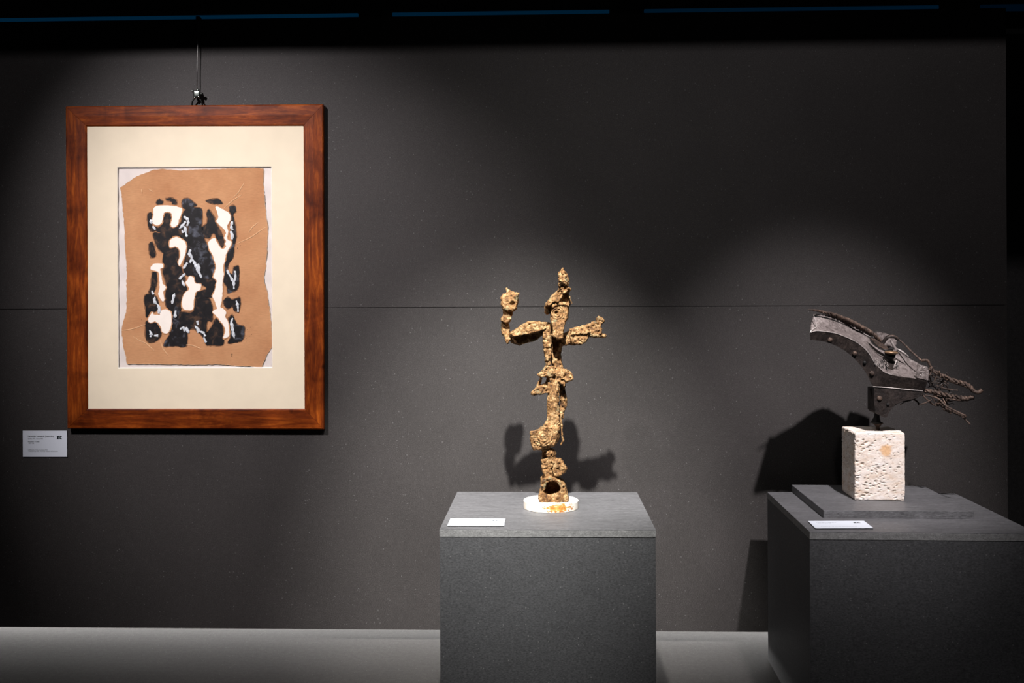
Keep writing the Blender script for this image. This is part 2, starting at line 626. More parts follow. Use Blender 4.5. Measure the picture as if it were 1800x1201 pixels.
def plinth(name, x0, x1, y0, y1, rz, label):
    piv = ((x0 + x1) / 2, (y0 + y1) / 2, 0)
    r = tag(empty(name, piv), label, 'plinth', 'square dark grey plinths')
    t = 0.020
    w = 0.0
    box_obj('top_panel', (x0, y0 + 0.0004, TOP_Z - 0.0021), (x1, y1, TOP_Z), M['plinth_top'], r, 0.0005, rz, piv)
    box_obj('top_edge', (x0, y0, TOP_Z - t), (x1, y1, TOP_Z - 0.002), M['plinth_edge'], r, 0.0006, rz, piv)
    zt = TOP_Z - t - 0.0006
    box_obj('front_panel', (x0 + 0.0005, y0 + 0.0012, 0), (x1 - 0.001, y0 + t, zt), M['plinth_face'], r, 0.0006, rz, piv)
    box_obj('side_panel', (x0 + 0.0005, y0 + t + 0.0005, 0), (x0 + t, y1 - 0.001, zt), M['plinth_face'], r, 0.0012, rz, piv)
    box_obj('side_panel', (x1 - t, y0 + t + 0.0005, 0), (x1 - 0.0005, y1 - 0.001, zt), M['plinth_face'], r, 0.0008, rz, piv)
    box_obj('back_panel', (x0 + t + 0.0005, y1 - t, 0), (x1 - t - 0.0005, y1 - 0.002, zt), M['plinth_face'], r, 0.0006, rz, piv)
    return r


plinth('display_plinth', -0.2830, 0.2938, 2.655, 3.197, 0.0, 'square dark grey board plinth carrying the bronze figure')
P2_ROT = math.radians(-1.45)
P2C = (0.9937, 2.915)
plinth('display_plinth', P2C[0] - 0.2925, P2C[0] + 0.2925, P2C[1] - 0.282, P2C[1] + 0.282, P2_ROT,
       'square dark grey board plinth carrying the iron sculpture on its stone block')

# loose square board on the second plinth
RIS_Z = TOP_Z + 0.0215
box_o = box_obj('riser_board', (0.783, 2.806, TOP_Z), (1.194, 3.206, RIS_Z), M['plinth_top'], None, 0.0007, P2_ROT, (0.9885, 3.006, 0))
tag(box_o, 'low square grey board lying on the plinth under the travertine block', 'board')


# ------------------------------------------------------------------ cards with writing
def text_mesh(txt, size, bold=0.0):
    cu = bpy.data.curves.new('text', 'FONT')
    cu.body = txt
    cu.size = size
    cu.offset = bold
    cu.extrude = 0.00008
    cu.resolution_u = 3
    o = bpy.data.objects.new('text', cu)
    COL.objects.link(o)
    bpy.context.view_layer.update()
    dg = bpy.context.evaluated_depsgraph_get()
    me = bpy.data.meshes.new_from_object(o.evaluated_get(dg))
    bpy.data.objects.remove(o, do_unlink=True)
    return me


LOGO = [[(1328, 283), (1410, 283), (1410, 306), (1386, 376), (1414, 376), (1414, 408), (1328, 408), (1328, 384), (1358, 314), (1328, 314)],
        [(1428, 302), (1445, 283), (1514, 283), (1514, 314), (1470, 318), (1462, 345), (1470, 372), (1514, 377), (1514, 408), (1445, 408), (1428, 388)]]
CARD_W, CARD_H = 0.1535, 0.0895


def card(name, origin, ux, uy, nrm, label, lines, thick=0.003, ink='ink'):
    """origin = upper left corner; ux right, uy down, nrm out of the face"""
    ux, uy, nrm = Vector(ux), Vector(uy), Vector(nrm)
    A = Matrix((ux, -uy, nrm)).transposed().to_4x4()
    A.translation = Vector(origin)
    r = tag(empty(name, Vector(origin) + ux * CARD_W / 2 + uy * CARD_H), label, 'label')

    def put(nm, bm_or_me, mat):
        if isinstance(bm_or_me, bmesh.types.BMesh):
            bmesh.ops.recalc_face_normals(bm_or_me, faces=bm_or_me.faces[:])
            me = bpy.data.meshes.new(nm)
            bm_or_me.to_mesh(me)
            bm_or_me.free()
        else:
            me = bm_or_me
        me.transform(A)
        return add_mesh(nm, me, mat, r)

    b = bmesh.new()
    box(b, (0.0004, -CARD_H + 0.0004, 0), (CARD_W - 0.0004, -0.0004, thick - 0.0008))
    put('shade_backing', b, M['card_shade'])  # black layer standing for the shadow line below the card
    b = bmesh.new()
    box(b, (0, -CARD_H, thick - 0.0008), (CARD_W, 0, thick))
    put('face_sheet', b, M['card'])
    sx = CARD_W / 1600.0
    for txt, x, y, size, bold in lines:
        me = text_mesh(txt, 1.0, bold)
        w = max(v.co.x for v in me.vertices)
        wid, hgt = size
        me.transform(Matrix.Translation(((x - 97) * sx, -(y - 100) * sx, thick)) @ Matrix.Diagonal((wid * sx / w, hgt * sx, 1, 1)))
        put('lettering', me, M[ink])
    b = bmesh.new()
    for poly in LOGO:
        lo = [b.verts.new(((x - 97) * sx, -(y - 100) * sx, thick + 0.0000)) for x, y in poly]
        hi = [b.verts.new((v.co.x, v.co.y, thick + 0.0002)) for v in lo]
        cap_poly(b, hi)
        for i in range(len(lo)):
            j = (i + 1) % len(lo)
            b.faces.new((lo[i], lo[j], hi[j], hi[i]))
    put('logo', b, M['ink'])
    return r


WALL_LINES = [('Leoncillo Leonardi (Leoncillo)', 285, 330, (940, 78), 0.02),
              ('Spoleto 1915 - Roma 1968', 285, 410, (540, 62), 0.012),
              ('Racconto di notte', 285, 512, (415, 58), 0.025),
              ('1957, 1958', 300, 572, (200, 58), 0.012),
              ('Collezione privata, courtesy of ZC', 285, 798, (715, 52), 0.0),
              ('Collezione privata, courtesy Galleria dello Scudo', 290, 848, (1075, 52), 0.0)]
lo = P(41, 757, WALL_Y)
card('wall_label', (lo.x, WALL_Y, lo.z), (1, 0, 0), (0, 0, -1), (0, -1, 0),
     'white label fixed to the wall beside the corner of the picture frame', WALL_LINES, 0.004)
TOP_LINES = [('Leoncillo Leonardi', 285, 330, (560, 70), 0.012),
             ('Spoleto 1915 - Roma 1968', 300, 420, (380, 60), 0.0),
             ('Collezione privata, courtesy Galleria dello Scudo', 290, 848, (1000, 52), 0.0)]
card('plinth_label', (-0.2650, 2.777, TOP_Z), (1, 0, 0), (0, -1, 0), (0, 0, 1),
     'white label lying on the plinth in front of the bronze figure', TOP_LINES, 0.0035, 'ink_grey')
ca = math.radians(-2.4)
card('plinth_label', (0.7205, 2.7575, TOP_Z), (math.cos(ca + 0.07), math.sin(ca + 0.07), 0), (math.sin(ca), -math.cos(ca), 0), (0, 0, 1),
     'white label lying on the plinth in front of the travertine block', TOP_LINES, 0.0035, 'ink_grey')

# ------------------------------------------------------------------ framed picture
FY = 3.327            # face of the frame
FB = 3.345            # back of the frame
out = [P(115, 187, FY), P(568, 183, FY), P(569, 755, FY), P(118, 754, FY)]
inn = [P(152, 222, FY), P(533, 221, FY), P(535, 719, FY), P(154, 719, FY)]
pic = tag(empty('framed_picture', (out[3] + out[2]) / 2 + Vector((0, FB - FY, 0))), 'abstract painting on torn brown paper in a reddish walnut frame', 'picture')
for i in range(4):
    j = (i + 1) % 4
    b = bmesh.new()
    prof = []
    for o_, n_ in ((out[i], inn[i]), (out[j], inn[j])):
        d = n_ - o_
        sh = -0.0004 if o_ is out[i] else 0.0004
        pts = [o_ + Vector((0, FB - FY, 0)), o_ + Vector((0, 0.003, 0)), o_ + d * 0.05 + Vector((0, 0.0005, 0)), o_ + d * 0.5,
               o_ + d * 0.94 + Vector((0, 0.001, 0)), n_ + Vector((0, 0.004, 0)), n_ + Vector((0, FB - FY, 0))]
        along = (out[j] - out[i]).normalized() * (0.00045 if o_ is out[i] else -0.00045)
        prof.append([b.verts.new(p + along) for p in pts])
    k = len(prof[0])
    for q in range(k):
        b.faces.new((prof[0][q], prof[0][(q + 1) % k], prof[1][(q + 1) % k], prof[1][q]))
    cap_poly(b, prof[0]); cap_poly(b, prof[1], True)
    from_bm('frame_rail' if i % 2 == 0 else 'frame_stile', b, M['wood_x'] if i % 2 == 0 else M['wood_z'], pic)
# hanging pads behind, so that the frame rests on the wall
for s in (0, 1):
    c = out[3 - s] + (out[2 + s] - out[3 - s]) * 0.06 + Vector((0, 0, 0.02))
    box_obj('spacer', (c.x - 0.012, FB - 0.001, c.z), (c.x + 0.012, WALL_Y, c.z + 0.03), M['black'], pic)

MY = 3.332            # mat face
b = bmesh.new()
mo = [p + (MY - FY) * Vector((0, 1, 0)) for p in inn]
mc = sum(mo, Vector()) / 4
mo = [mc + (p - mc) * 1.012 for p in mo]
mi = [P(206, 293.5, MY), P(477.5, 292.5, MY), P(479, 647, MY), P(207.5, 648, MY)]
mo2 = [p + Vector((0, 0.003, 0)) for p in mo]
mi2c = sum(mi, Vector()) / 4
vo = [b.verts.new(p) for p in mo]; vi = [b.verts.new(p) for p in mi]
vo2 = [b.verts.new(p) for p in mo2]; vi2 = [b.verts.new(p + Vector((0, 0.003, 0))) for p in mi]
for i in range(4):
    j = (i + 1) % 4
    b.faces.new((vo[i], vo[j], vi[j], vi[i]))
    b.faces.new((vo[i], vo2[i], vo2[j], vo[j]))
    b.faces.new((vo2[i], vi2[i], vi2[j], vo2[j]))
    b.faces.new((vi[i], vi[j], vi2[j], vi2[i]))
mat_o = from_bm('mat_board', b, M['mat_board'], pic)
# bevelled white core of the window cut
b = bmesh.new()
a4 = [mi2c + (p - mi2c) * 1.0 + Vector((0, 0.0002, 0)) for p in mi]
b4 = [mi2c + (p - mi2c) * 0.9915 + Vector((0, 0.0026, 0)) for p in mi]
va = [b.verts.new(p) for p in a4]; vb = [b.verts.new(p) for p in b4]; vc = [b.verts.new(p + Vector((0, 0.0028, 0))) for p in a4]
for i in range(4):
    j = (i + 1) % 4
    b.faces.new((va[i], va[j], vb[j], vb[i])); b.faces.new((vb[i], vb[j], vc[j], vc[i])); b.faces.new((vc[i], vc[j], va[j], va[i]))
from_bm('window_bevel', b, M['mat_bevel'], mat_o)

AY = MY + 0.0026      # white support sheet, slightly cockled


def R4(x, y):
    return (190 + x / 3.16, 280 + y / 3.16)


b = bmesh.new()
nx, nz = 40, 50
grid = []
for i in range(nx + 1):
    row = []
    for j in range(nz + 1):
        p = P(200 + 284 * i / nx, 287 + 368 * j / nz, AY + 0.003)
        w = 0.0011 * math.sin(j * 0.95 + 0.6 * math.sin(i * 0.3)) * (0.25 + abs(i / nx - 0.5) * 1.5)
        row.append(b.verts.new(p + Vector((0, w, 0))))
    grid.append(row)
for i in range(nx):
    for j in range(nz):
        b.faces.new((grid[i][j], grid[i + 1][j], grid[i + 1][j + 1], grid[i][j + 1]))
ret = bmesh.ops.extrude_face_region(b, geom=b.faces[:])
bmesh.ops.translate(b, verts=[v for v in ret['geom'] if isinstance(v, bmesh.types.BMVert)], vec=(0, 0.006, 0))
art = from_bm('support_sheet', b, M['white_paper'], pic, True)

rnd = random.Random(4)


def flat_shape(bm, pts, y, thick, closed_sub=4, jag=0.0, conv=R4):
    """thin raised sheet or paint layer: smooth outline with a slightly ragged edge"""
    p2 = [Vector((x, yy, 0)) for x, yy in pts]
    sm = catmull(p2, closed_sub, True)
    if jag:
        sm = [v + Vector((rnd.uniform(-jag, jag), rnd.uniform(-jag, jag), 0)) for v in sm]
    pos = [P(*conv(v.x, v.y), y) for v in sm]
    hi = [bm.verts.new(p) for p in pos]
    lo = [bm.verts.new(p + Vector((0, thick, 0))) for p in pos]
    cap_poly(bm, hi)
    n = len(hi)
    for i in range(n):
        j = (i + 1) % n
        try: bm.faces.new((hi[i], hi[j], lo[j], lo[i]))
        except ValueError: pass


KY = AY + 0.0006
KRAFT = [(68, 160), (150, 100), (250, 60), (300, 55), (400, 62), (500, 58), (600, 55), (700, 52), (780, 48), (862, 52), (862, 120), (868, 200), (872, 260),
         (880, 330), (888, 375), (885, 450), (882, 520), (875, 600), (865, 660), (870, 690), (885, 740), (892, 800), (898, 840), (905, 900), (912, 980),
         (912, 1040), (885, 1085), (850, 1158), (780, 1150), (700, 1146), (600, 1140), (480, 1142), (380, 1140), (250, 1138), (105, 1138), (100, 1100),
         (85, 1040), (75, 960), (85, 900), (100, 850), (104, 780), (103, 700), (104, 600), (98, 520), (92, 450), (92, 380), (85, 300), (78, 220)]
b = bmesh.new()
p2 = []
for i in range(len(KRAFT)):
    a, c = Vector(KRAFT[i]), Vector(KRAFT[(i + 1) % len(KRAFT)])
    m_ = max(2, int((c - a).length / 9))
    for q in range(m_):
        t = a + (c - a) * (q / m_)
        p2.append((t.x + rnd.uniform(-2.2, 2.2), t.y + rnd.uniform(-1.6, 1.6)))
flat_shape(b, p2, KY, 0.0022, 1)
kraft = from_bm('brown_paper', b, M['kraft'], pic)
# pale torn fibre rim
b = bmesh.new()
rim = [P(*R4(x, y), KY + 0.0004) for x, y in p2]
rim.append(rim[0])
tube(b, rim, 0.0009, 4)
from_bm('torn_edge', b, plain('torn_fibre', (0.62, 0.46, 0.32), 0.9), kraft)
CREASES = [[(75, 952), (130, 945), (207, 918)], [(140, 985), (170, 1005), (210, 1024), (235, 1045), (258, 1066)], [(290, 1005), (300, 1040), (318, 1070), (333, 1090)],
           [(715, 470), (760, 450), (800, 430), (850, 395), (888, 372)], [(640, 275), (690, 232), (745, 195)], [(690, 215), (720, 190), (745, 150), (757, 128)],
           [(780, 410), (800, 380), (835, 350)], [(430, 1030), (470, 1035), (520, 1055)], [(185, 165), (190, 190)], [(225, 165), (250, 182)]]
for cr in CREASES:
    b = bmesh.new()
    path = [P(*R4(v.x, v.y), KY + 0.0001) for v in catmull([Vector((x, y, 0)) for x, y in cr], 4)]
    n = len(path)
    tube(b, path, [0.0004 + 0.0014 * math.sin(math.pi * (i + 0.5) / n) for i in range(n)], 8, 0.6)
    from_bm('crease', b, M['crease'], kraft, True)

BLACK = [('wash_blue', [(440, 280), (520, 278), (520, 370), (538, 450), (575, 520), (595, 600), (600, 690), (520, 700), (470, 640), (440, 560), (430, 470), (440, 400)]),
         ('wash_brown', [(305, 310), (330, 290), (355, 310), (350, 400), (355, 470), (330, 525), (285, 505), (260, 460), (252, 412), (290, 408), (255, 392), (300, 365)]),
         ('wash_brown', [(310, 520), (345, 490), (390, 482), (396, 560), (420, 640), (440, 720), (415, 780), (400, 850), (385, 830), (330, 825), (318, 790), (322, 700), (302, 620)]),
         ('wash_blue', [(352, 820), (400, 830), (398, 900), (405, 950), (440, 965), (432, 1040), (375, 1038), (308, 1036), (345, 965), (352, 890)]),
         ('wash_brown', [(350, 380), (405, 352), (412, 298), (445, 288), (448, 380), (440, 445), (405, 430), (350, 422)]),
         ('wash_brown', [(470, 655), (540, 660), (605, 672), (605, 700), (600, 762), (545, 768), (488, 772), (488, 740), (542, 725), (535, 698), (485, 690)]),
         ('wash_brown', [(480, 785), (520, 772), (562, 775), (580, 830), (578, 900), (548, 905), (545, 1020), (520, 980), (470, 940), (420, 965), (395, 900), (398, 850), (470, 848)]),
         ('wash_brown', [(575, 930), (600, 885), (630, 910), (640, 960), (638, 1030), (590, 1034), (545, 1030), (540, 985)]),
         ('wash_brown', [(548, 300), (562, 280), (590, 325), (600, 358), (620, 390), (645, 450), (632, 495), (614, 470), (592, 415), (575, 418), (565, 440), (535, 430), (525, 380), (552, 350)]),
         ('wash_blue', [(412, 230), (435, 216), (465, 230), (492, 258), (472, 265), (450, 288), (415, 265)]),
         ('wash_brown', [(270, 235), (285, 222), (305, 235), (298, 250), (272, 250)]),
         ('wash_brown', [(320, 218), (350, 215), (378, 228), (380, 250), (360, 255), (352, 235), (325, 226)]),
         ('wash_brown', [(545, 228), (610, 222), (635, 245), (610, 248), (560, 242)]),
         ('wash_brown', [(220, 305), (240, 298), (248, 330), (245, 370), (270, 372), (262, 398), (235, 398), (222, 360)]),
         ('wash_brown', [(228, 470), (245, 460), (260, 500), (262, 540), (240, 545), (230, 515)]),
         ('wash_brown', [(245, 630), (265, 620), (272, 680), (262, 720), (248, 745), (225, 740), (240, 700)]),
         ('wash_brown', [(205, 760), (240, 750), (270, 770), (280, 820), (262, 845), (240, 850), (215, 880), (208, 840)]),
         ('wash_brown', [(210, 905), (250, 898), (290, 900), (298, 960), (280, 1000), (240, 1020), (212, 1000)]),
         ('wash_blue', [(678, 262), (705, 260), (710, 290), (695, 310), (705, 360), (712, 430), (702, 480), (695, 540), (670, 580), (664, 615), (688, 640), (700, 600), (725, 595),
                        (728, 640), (725, 700), (715, 725), (690, 735), (665, 745), (660, 710), (640, 680), (640, 620), (650, 560), (665, 500), (690, 470), (682, 400), (680, 340), (675, 300)]),
         ('wash_brown', [(640, 785), (665, 768), (690, 780), (730, 768), (735, 800), (725, 850), (700, 840), (690, 820), (665, 830), (645, 810)]),
         ('wash_blue', [(668, 890), (690, 865), (705, 895), (720, 920), (755, 930), (755, 980), (740, 1010), (700, 1020), (665, 1022), (680, 990), (675, 940)]),
         ('wash_brown', [(338, 830), (352, 825), (360, 870), (352, 960), (340, 960)]),
         ('wash_brown', [(395, 480), (400, 440), (445, 430), (470, 640), (430, 640), (418, 600), (432, 520), (425, 470)])]


def grow(pts, k):
    """outline pushed outward by k"""
    n_ = len(pts)
    area = sum(pts[i][0] * pts[(i + 1) % n_][1] - pts[(i + 1) % n_][0] * pts[i][1] for i in range(n_))
    sg = 1 if area > 0 else -1
    res = []
    for i in range(n_):
        a_, c_ = Vector(pts[i - 1]), Vector(pts[(i + 1) % n_])
        t_ = (c_ - a_).normalized()
        res.append((pts[i][0] + sg * t_.y * k, pts[i][1] - sg * t_.x * k))
    return res


M['halo'] = plain('brown_halo', (0.20, 0.092, 0.042), 0.8, var=0.45, scale=60)
for i, (mk, pts) in enumerate(BLACK):
    b = bmesh.new()
    flat_shape(b, grow(pts, 4.5), KY - 0.00020, 0.0008, 5, 2.6)
    from_bm('wash_halo', b, M['halo'], kraft)
for i, (mk, pts) in enumerate(BLACK):
    b = bmesh.new()
    flat_shape(b, pts, KY - 0.00030 - 0.00003 * i, 0.0010, 5, 2.2)
    from_bm('black_brushstroke', b, M[mk], kraft)
WHITE = [[(258, 265), (330, 258), (380, 262), (410, 275), (408, 300), (395, 330), (385, 365), (360, 378), (348, 362), (355, 330), (350, 300), (330, 293), (310, 300), (302, 335), (298, 355), (270, 368), (248, 355), (245, 340), (252, 310)],
         [(340, 465), (350, 445), (375, 432), (410, 445), (432, 470), (430, 520), (415, 560), (398, 592), (390, 575), (400, 540), (395, 500), (375, 485), (345, 490)],
         [(235, 612), (252, 582), (300, 580), (306, 600), (290, 610), (295, 640), (303, 690), (322, 712), (305, 740), (312, 775), (305, 790), (285, 765), (278, 745), (285, 710), (283, 660), (278, 625)],
         [(222, 890), (245, 850), (255, 862), (285, 865), (290, 845), (320, 835), (348, 850), (352, 900), (345, 945), (325, 968), (300, 960), (295, 940), (280, 915), (260, 900), (235, 908)],
         [(452, 652), (475, 658), (485, 690), (515, 695), (512, 725), (490, 735), (480, 760), (475, 810), (468, 835), (435, 838), (412, 820), (415, 770), (430, 740), (450, 720), (430, 690), (440, 672)],
         [(598, 262), (640, 280), (672, 300), (680, 330), (672, 350), (660, 370), (668, 400), (662, 440), (685, 460), (680, 480), (668, 500), (655, 530), (650, 560), (640, 600), (642, 640), (635, 680), (637, 720), (632, 770),
          (625, 820), (640, 830), (655, 850), (650, 875), (665, 900), (672, 945), (668, 985), (640, 995), (645, 975), (652, 950), (640, 920), (620, 895), (600, 870), (582, 850), (590, 838), (605, 830), (598, 810), (592, 790),
          (580, 760), (590, 740), (600, 700), (602, 670), (585, 655), (590, 630), (600, 600), (592, 570), (580, 530), (565, 505), (558, 460), (590, 438), (600, 450), (615, 480), (635, 500), (655, 485), (650, 470),
          (655, 455), (645, 435), (655, 410), (645, 390), (625, 370), (600, 345), (612, 325), (608, 300)]]
for i, pts in enumerate(WHITE):
    b = bmesh.new()
    flat_shape(b, grow(pts, 5.5), KY - 0.00115 - 0.00002 * i, 0.0014, 4, 2.0)
    from_bm('bare_rim', b, M['kraft'], kraft)
    b = bmesh.new()
    flat_shape(b, pts, KY - 0.0014 - 0.00003 * i, 0.0018, 4, 1.8)
    wo = from_bm('white_patch', b, M['white_paint'], kraft)
BLUES = [[(420, 318), (438, 330), (446, 345), (438, 372)], [(432, 345), (412, 370), (395, 385)], [(425, 370), (430, 400), (438, 432)], [(410, 395), (418, 410)], [(458, 500), (452, 525), (465, 548), (455, 575)],
         [(466, 550), (485, 585), (500, 620), (520, 660)], [(440, 575), (418, 608)], [(500, 580), (505, 610), (495, 625)], [(430, 635), (405, 655), (398, 668)], [(410, 672), (425, 705)],
         [(243, 730), (252, 752)], [(260, 765), (258, 790), (272, 805)], [(275, 805), (285, 830), (280, 858)], [(400, 945), (418, 935), (422, 958)], [(430, 935), (450, 965)],
         [(480, 925), (500, 945), (498, 965)], [(505, 955), (530, 965), (538, 985)], [(530, 990), (545, 1018)], [(496, 898), (500, 920)], [(690, 345), (684, 375), (692, 392)], [(680, 400), (690, 425), (688, 445)],
         [(660, 615), (672, 640), (690, 672), (700, 700)], [(705, 620), (708, 650), (698, 690), (700, 720)], [(712, 785), (720, 815), (722, 848)], [(692, 882), (684, 905), (690, 930), (695, 965), (702, 995)],
         [(230, 950), (238, 970), (235, 988)], [(255, 980), (278, 980)], [(236, 335), (242, 358)], [(248, 372), (262, 392)], [(370, 745), (362, 775), (355, 805)], [(375, 840), (372, 880)]]
for i, pl in enumerate(BLUES):
    b = bmesh.new()
    path = [P(*R4(v.x + rnd.uniform(-1, 1), v.y), KY - 0.0017) for v in catmull([Vector((x, y, 0)) for x, y in pl], 4)]
    n = len(path)
    tube(b, path, [(0.0022 + 0.0030 * math.sin(math.pi * (q + 0.4) / n)) * rnd.uniform(0.5, 1.5) for q in range(n)], 6, 0.25)
    from_bm('pale_brush_dab', b, M['blue_paint'], kraft)
# spatter
b = bmesh.new()
for i in range(60):
    x, y = rnd.gauss(765, 18), rnd.gauss(965, 28)
    q = P(*R4(x, y), KY - 0.0001)
    ellipsoid(b, q, (0.0006 * rnd.uniform(.5, 1.8), 0.0003, 0.0006 * rnd.uniform(.5, 1.8)), 6)
for (x, y, s) in ((688, 1085, 2.2), (688, 1095, 1.5), (185, 892, 0.9), (720, 495, 1.5), (735, 480, 1.2)):
    ellipsoid(b, P(*R4(x, y), KY - 0.0001), (0.0008 * s, 0.0003, 0.0016 * s), 6)
so = from_bm('ink_spatter', b, M['wash_brown'], kraft)
so['kind'] = 'stuff'

# hanging wire and clamp
wy = 3.335
h = tag(empty('picture_hanger', P(347, 180, wy)), 'thin steel hanging wire with a small clamp above the picture frame', 'hanger')
b = bmesh.new()
top = P(348.5, 36, wy); top.z = WALL_TOP - 0.002
tube(b, [top, P(347.5, 80, wy), P(346.5, 120, wy), P(346.5, 164, wy)], 0.0016, 8)
from_bm('wire', b, M['steel'], h, True)
b = bmesh.new()
box(b, Vector((top.x - 0.006, wy - 0.008, WALL_TOP - 0.010)), Vector((top.x + 0.006, WALL_Y + 0.001, WALL_TOP + 0.004)))
bevel_all(b, 0.0015)
from_bm('top_clip', b, M['black'], h)
cc = P(346.5, 166, wy)
b = bmesh.new()
box(b, cc + Vector((-0.010, -0.009, -0.011)), cc + Vector((0.011, 0.009, 0.011)))
bevel_all(b, 0.004, 3)
clampo = from_bm('clamp', b, M['nickel'], h, True)
for dx, dz, sx in ((-0.013, 0.010, 1), (0.005, 0.013, 1), (-0.006, -0.012, 1), (0.008, -0.010, 1)):
    b = bmesh.new()
    ellipsoid(b, cc + Vector((dx, -0.006, dz)), (0.0048, 0.005, 0.0045), 10)
    from_bm('screw', b, M['nickel'], clampo, True)
b = bmesh.new()
tube(b, [cc + Vector((0.008, 0, 0.0)), cc + Vector((0.018, -0.003, 0)), cc + Vector((0.021, -0.003, -0.001))], [0.005, 0.0055, 0.0035], 8)
from_bm('thumb_screw', b, M['dark_metal'], clampo, True)
b = bmesh.new()
for s in (-1, 1):
    tube(b, catmull([cc + Vector((s * 0.003, 0, -0.008)), cc + Vector((s * 0.013, -0.002, -0.02)), cc + Vector((s * 0.0175, 0, -0.033)), cc + Vector((s * 0.0175, 0.004, -0.052))], 4), 0.0026, 8)
from_bm('hook', b, M['dark_metal'], h, True)

# ------------------------------------------------------------------ bronze figure
fig = tag(empty('bronze_figure', (0.017, 2.948, TOP_Z)), 'rough rust-brown bronze figure with raised arms on a white marble disc', 'sculpture')
b = bmesh.new()
bmesh.ops.create_cone(b, cap_ends=True, segments=64, radius1=0.081, radius2=0.081, depth=0.0235)
bmesh.ops.translate(b, verts=b.verts[:], vec=(0.017, 2.948, TOP_Z + 0.01175))
bmesh.ops.bevel(b, geom=[e for e in b.edges if len(e.link_faces) == 2 and any(len(f.verts) > 4 for f in e.link_faces)], offset=0.0012, segments=2, affect='EDGES')
from_bm('marble_disc', b, M['marble'], fig)
CY = 2.945
VOX = 0.0016


def chunk(name, bm, amp=0.0022, freq=55.0, mat='bronze', smooth=2, extra=None, ridged=0.006, seed=1.0):
    me = remeshed(bm, VOX, smooth)
    roughen(me, amp * 1.55, freq, 5, extra, seed, ridged * 1.35)
    return add_mesh(name, me, M[mat], fig, True)


def ringer(cx, cy, Y, lam, amp, rmax, rmin=0.0):
    c = P(cx, cy, Y)

    def fn(p, n):
        if n.y > -0.2: return 0.0
        d = math.hypot(p.x - c.x, p.z - c.z)
        if d > rmax or d < rmin: return 0.0
        return amp * math.sin(2 * math.pi * d / lam) * (1 - 0.5 * d / rmax)
    return fn


# crest on top
b = bmesh.new()
solid(b, [(983, 478), (986, 472), (990, 470.5), (993, 477), (997, 484), (999, 493), (999, 503), (988, 504), (984, 497), (981, 489)], CY - 0.066, CY - 0.042, 0.25)
solid(b, [(984, 503), (997, 502), (1003, 507), (999, 514), (990, 517), (983, 512)], CY - 0.056, CY - 0.024, 0.25)
tube(b, [P(982, 490, CY - 0.058), P(984, 503, CY - 0.056), P(980, 514, CY - 0.046)], 0.0024, 8)
chunk('crest', b, 0.0032, 95, seed=2)
# helmet
b = bmesh.new()
solid(b, [(957.5, 539), (962, 530), (970, 520), (979, 511), (990, 511), (992, 518), (988, 528), (984, 532), (972, 533), (963, 540)], CY - 0.052, CY + 0.012, 0.22)
solid(b, [(978, 512), (996, 513), (1002, 526), (1003, 536), (994, 538), (980, 538), (970, 530)], CY - 0.030, CY + 0.026, 0.2)
tube(b, [P(996, 512, CY - 0.036), P(1001, 522, CY - 0.034), P(1005, 534, CY - 0.030)], 0.0026, 8)
solid(b, [(958, 538), (969, 538), (967, 552), (961, 553), (957, 549)], CY - 0.008, CY + 0.03, 0.15)
chunk('helmet', b, 0.0016, 70, seed=3, ridged=0.004)
# face with ringed eye and long muzzle
EYE = P(978.5, 551, CY - 0.04)
b = bmesh.new()
solid(b, [(969, 538), (975, 533), (985, 531), (997, 534), (1000, 541), (999, 560), (994, 567), (980, 569), (968, 566), (967, 558)], CY - 0.042, CY + 0.02, 0.12)
solid(b, [(968, 564), (980, 566), (994, 565), (991, 580), (990, 596), (981, 598), (970, 591), (971, 580)], CY - 0.050, CY + 0.005, 0.12)
solid(b, [(968, 537), (976, 531), (990, 530), (1001, 533), (1001, 539), (988, 536), (976, 537), (970, 542)], CY - 0.046, CY + 0.0, 0.1)
rf = ringer(979, 551, CY - 0.04, 0.0068, 0.0024, 0.023, 0.003)


def face_extra(p, n):
    d = rf(p, n)
    q = P(978, 549.5, CY - 0.042)
    if n.y < -0.3 and math.hypot(p.x - q.x, p.z - q.z) < 0.0042: d -= 0.009
    if p.z < P(978, 567, CY).z and n.y < -0.3: d += 0.0006 * math.sin(p.z * 1900 + p.x * 500)
    return d


chunk('face', b, 0.0012, 80, extra=face_extra, seed=4, ridged=0.003)
# raised arm: shoulder to wrist
b = bmesh.new()
solid(b, [(895, 588), (905, 580), (915, 572), (927, 565.5), (945, 565), (961, 567), (964, 577), (952, 582), (935, 586), (915, 590), (900, 592)], CY - 0.030, CY + 0.024, 0.10)
solid(b, [(893, 592), (910, 588), (930, 582), (955, 576), (966, 580), (956, 589), (945, 597), (930, 603), (912, 607), (898, 604)], CY + 0.002, CY + 0.026, 0.12)
solid(b, [(887, 590), (893, 586), (898, 596), (893, 605), (887, 600)], CY - 0.016, CY + 0.012, 0.2)
chunk('arm', b, 0.0018, 60, seed=5, ridged=0.005)
b = bmesh.new()
solid(b, [(881, 566), (893, 562), (897, 580), (895, 593), (889, 597), (882, 589), (881, 578)], CY - 0.002, CY + 0.026, 0.15)
solid(b, [(879, 561), (884, 555), (895, 553), (899.5, 560), (896, 567), (888, 569), (880.5, 566)], CY - 0.020, CY + 0.012, 0.25)
solid(b, [(883, 541), (902, 545), (900, 556), (885, 558)], CY - 0.004, CY + 0.018, 0.1)
chunk('forearm', b, 0.0014, 70, seed=6, mat='bronze', ridged=0.003)
b = bmesh.new()
solid(b, [(880, 526), (887, 517), (900, 515), (913, 514.5), (910, 535), (908, 545), (903, 549), (895, 549), (884, 545), (880, 536)], CY - 0.020, CY + 0.018, 0.18)
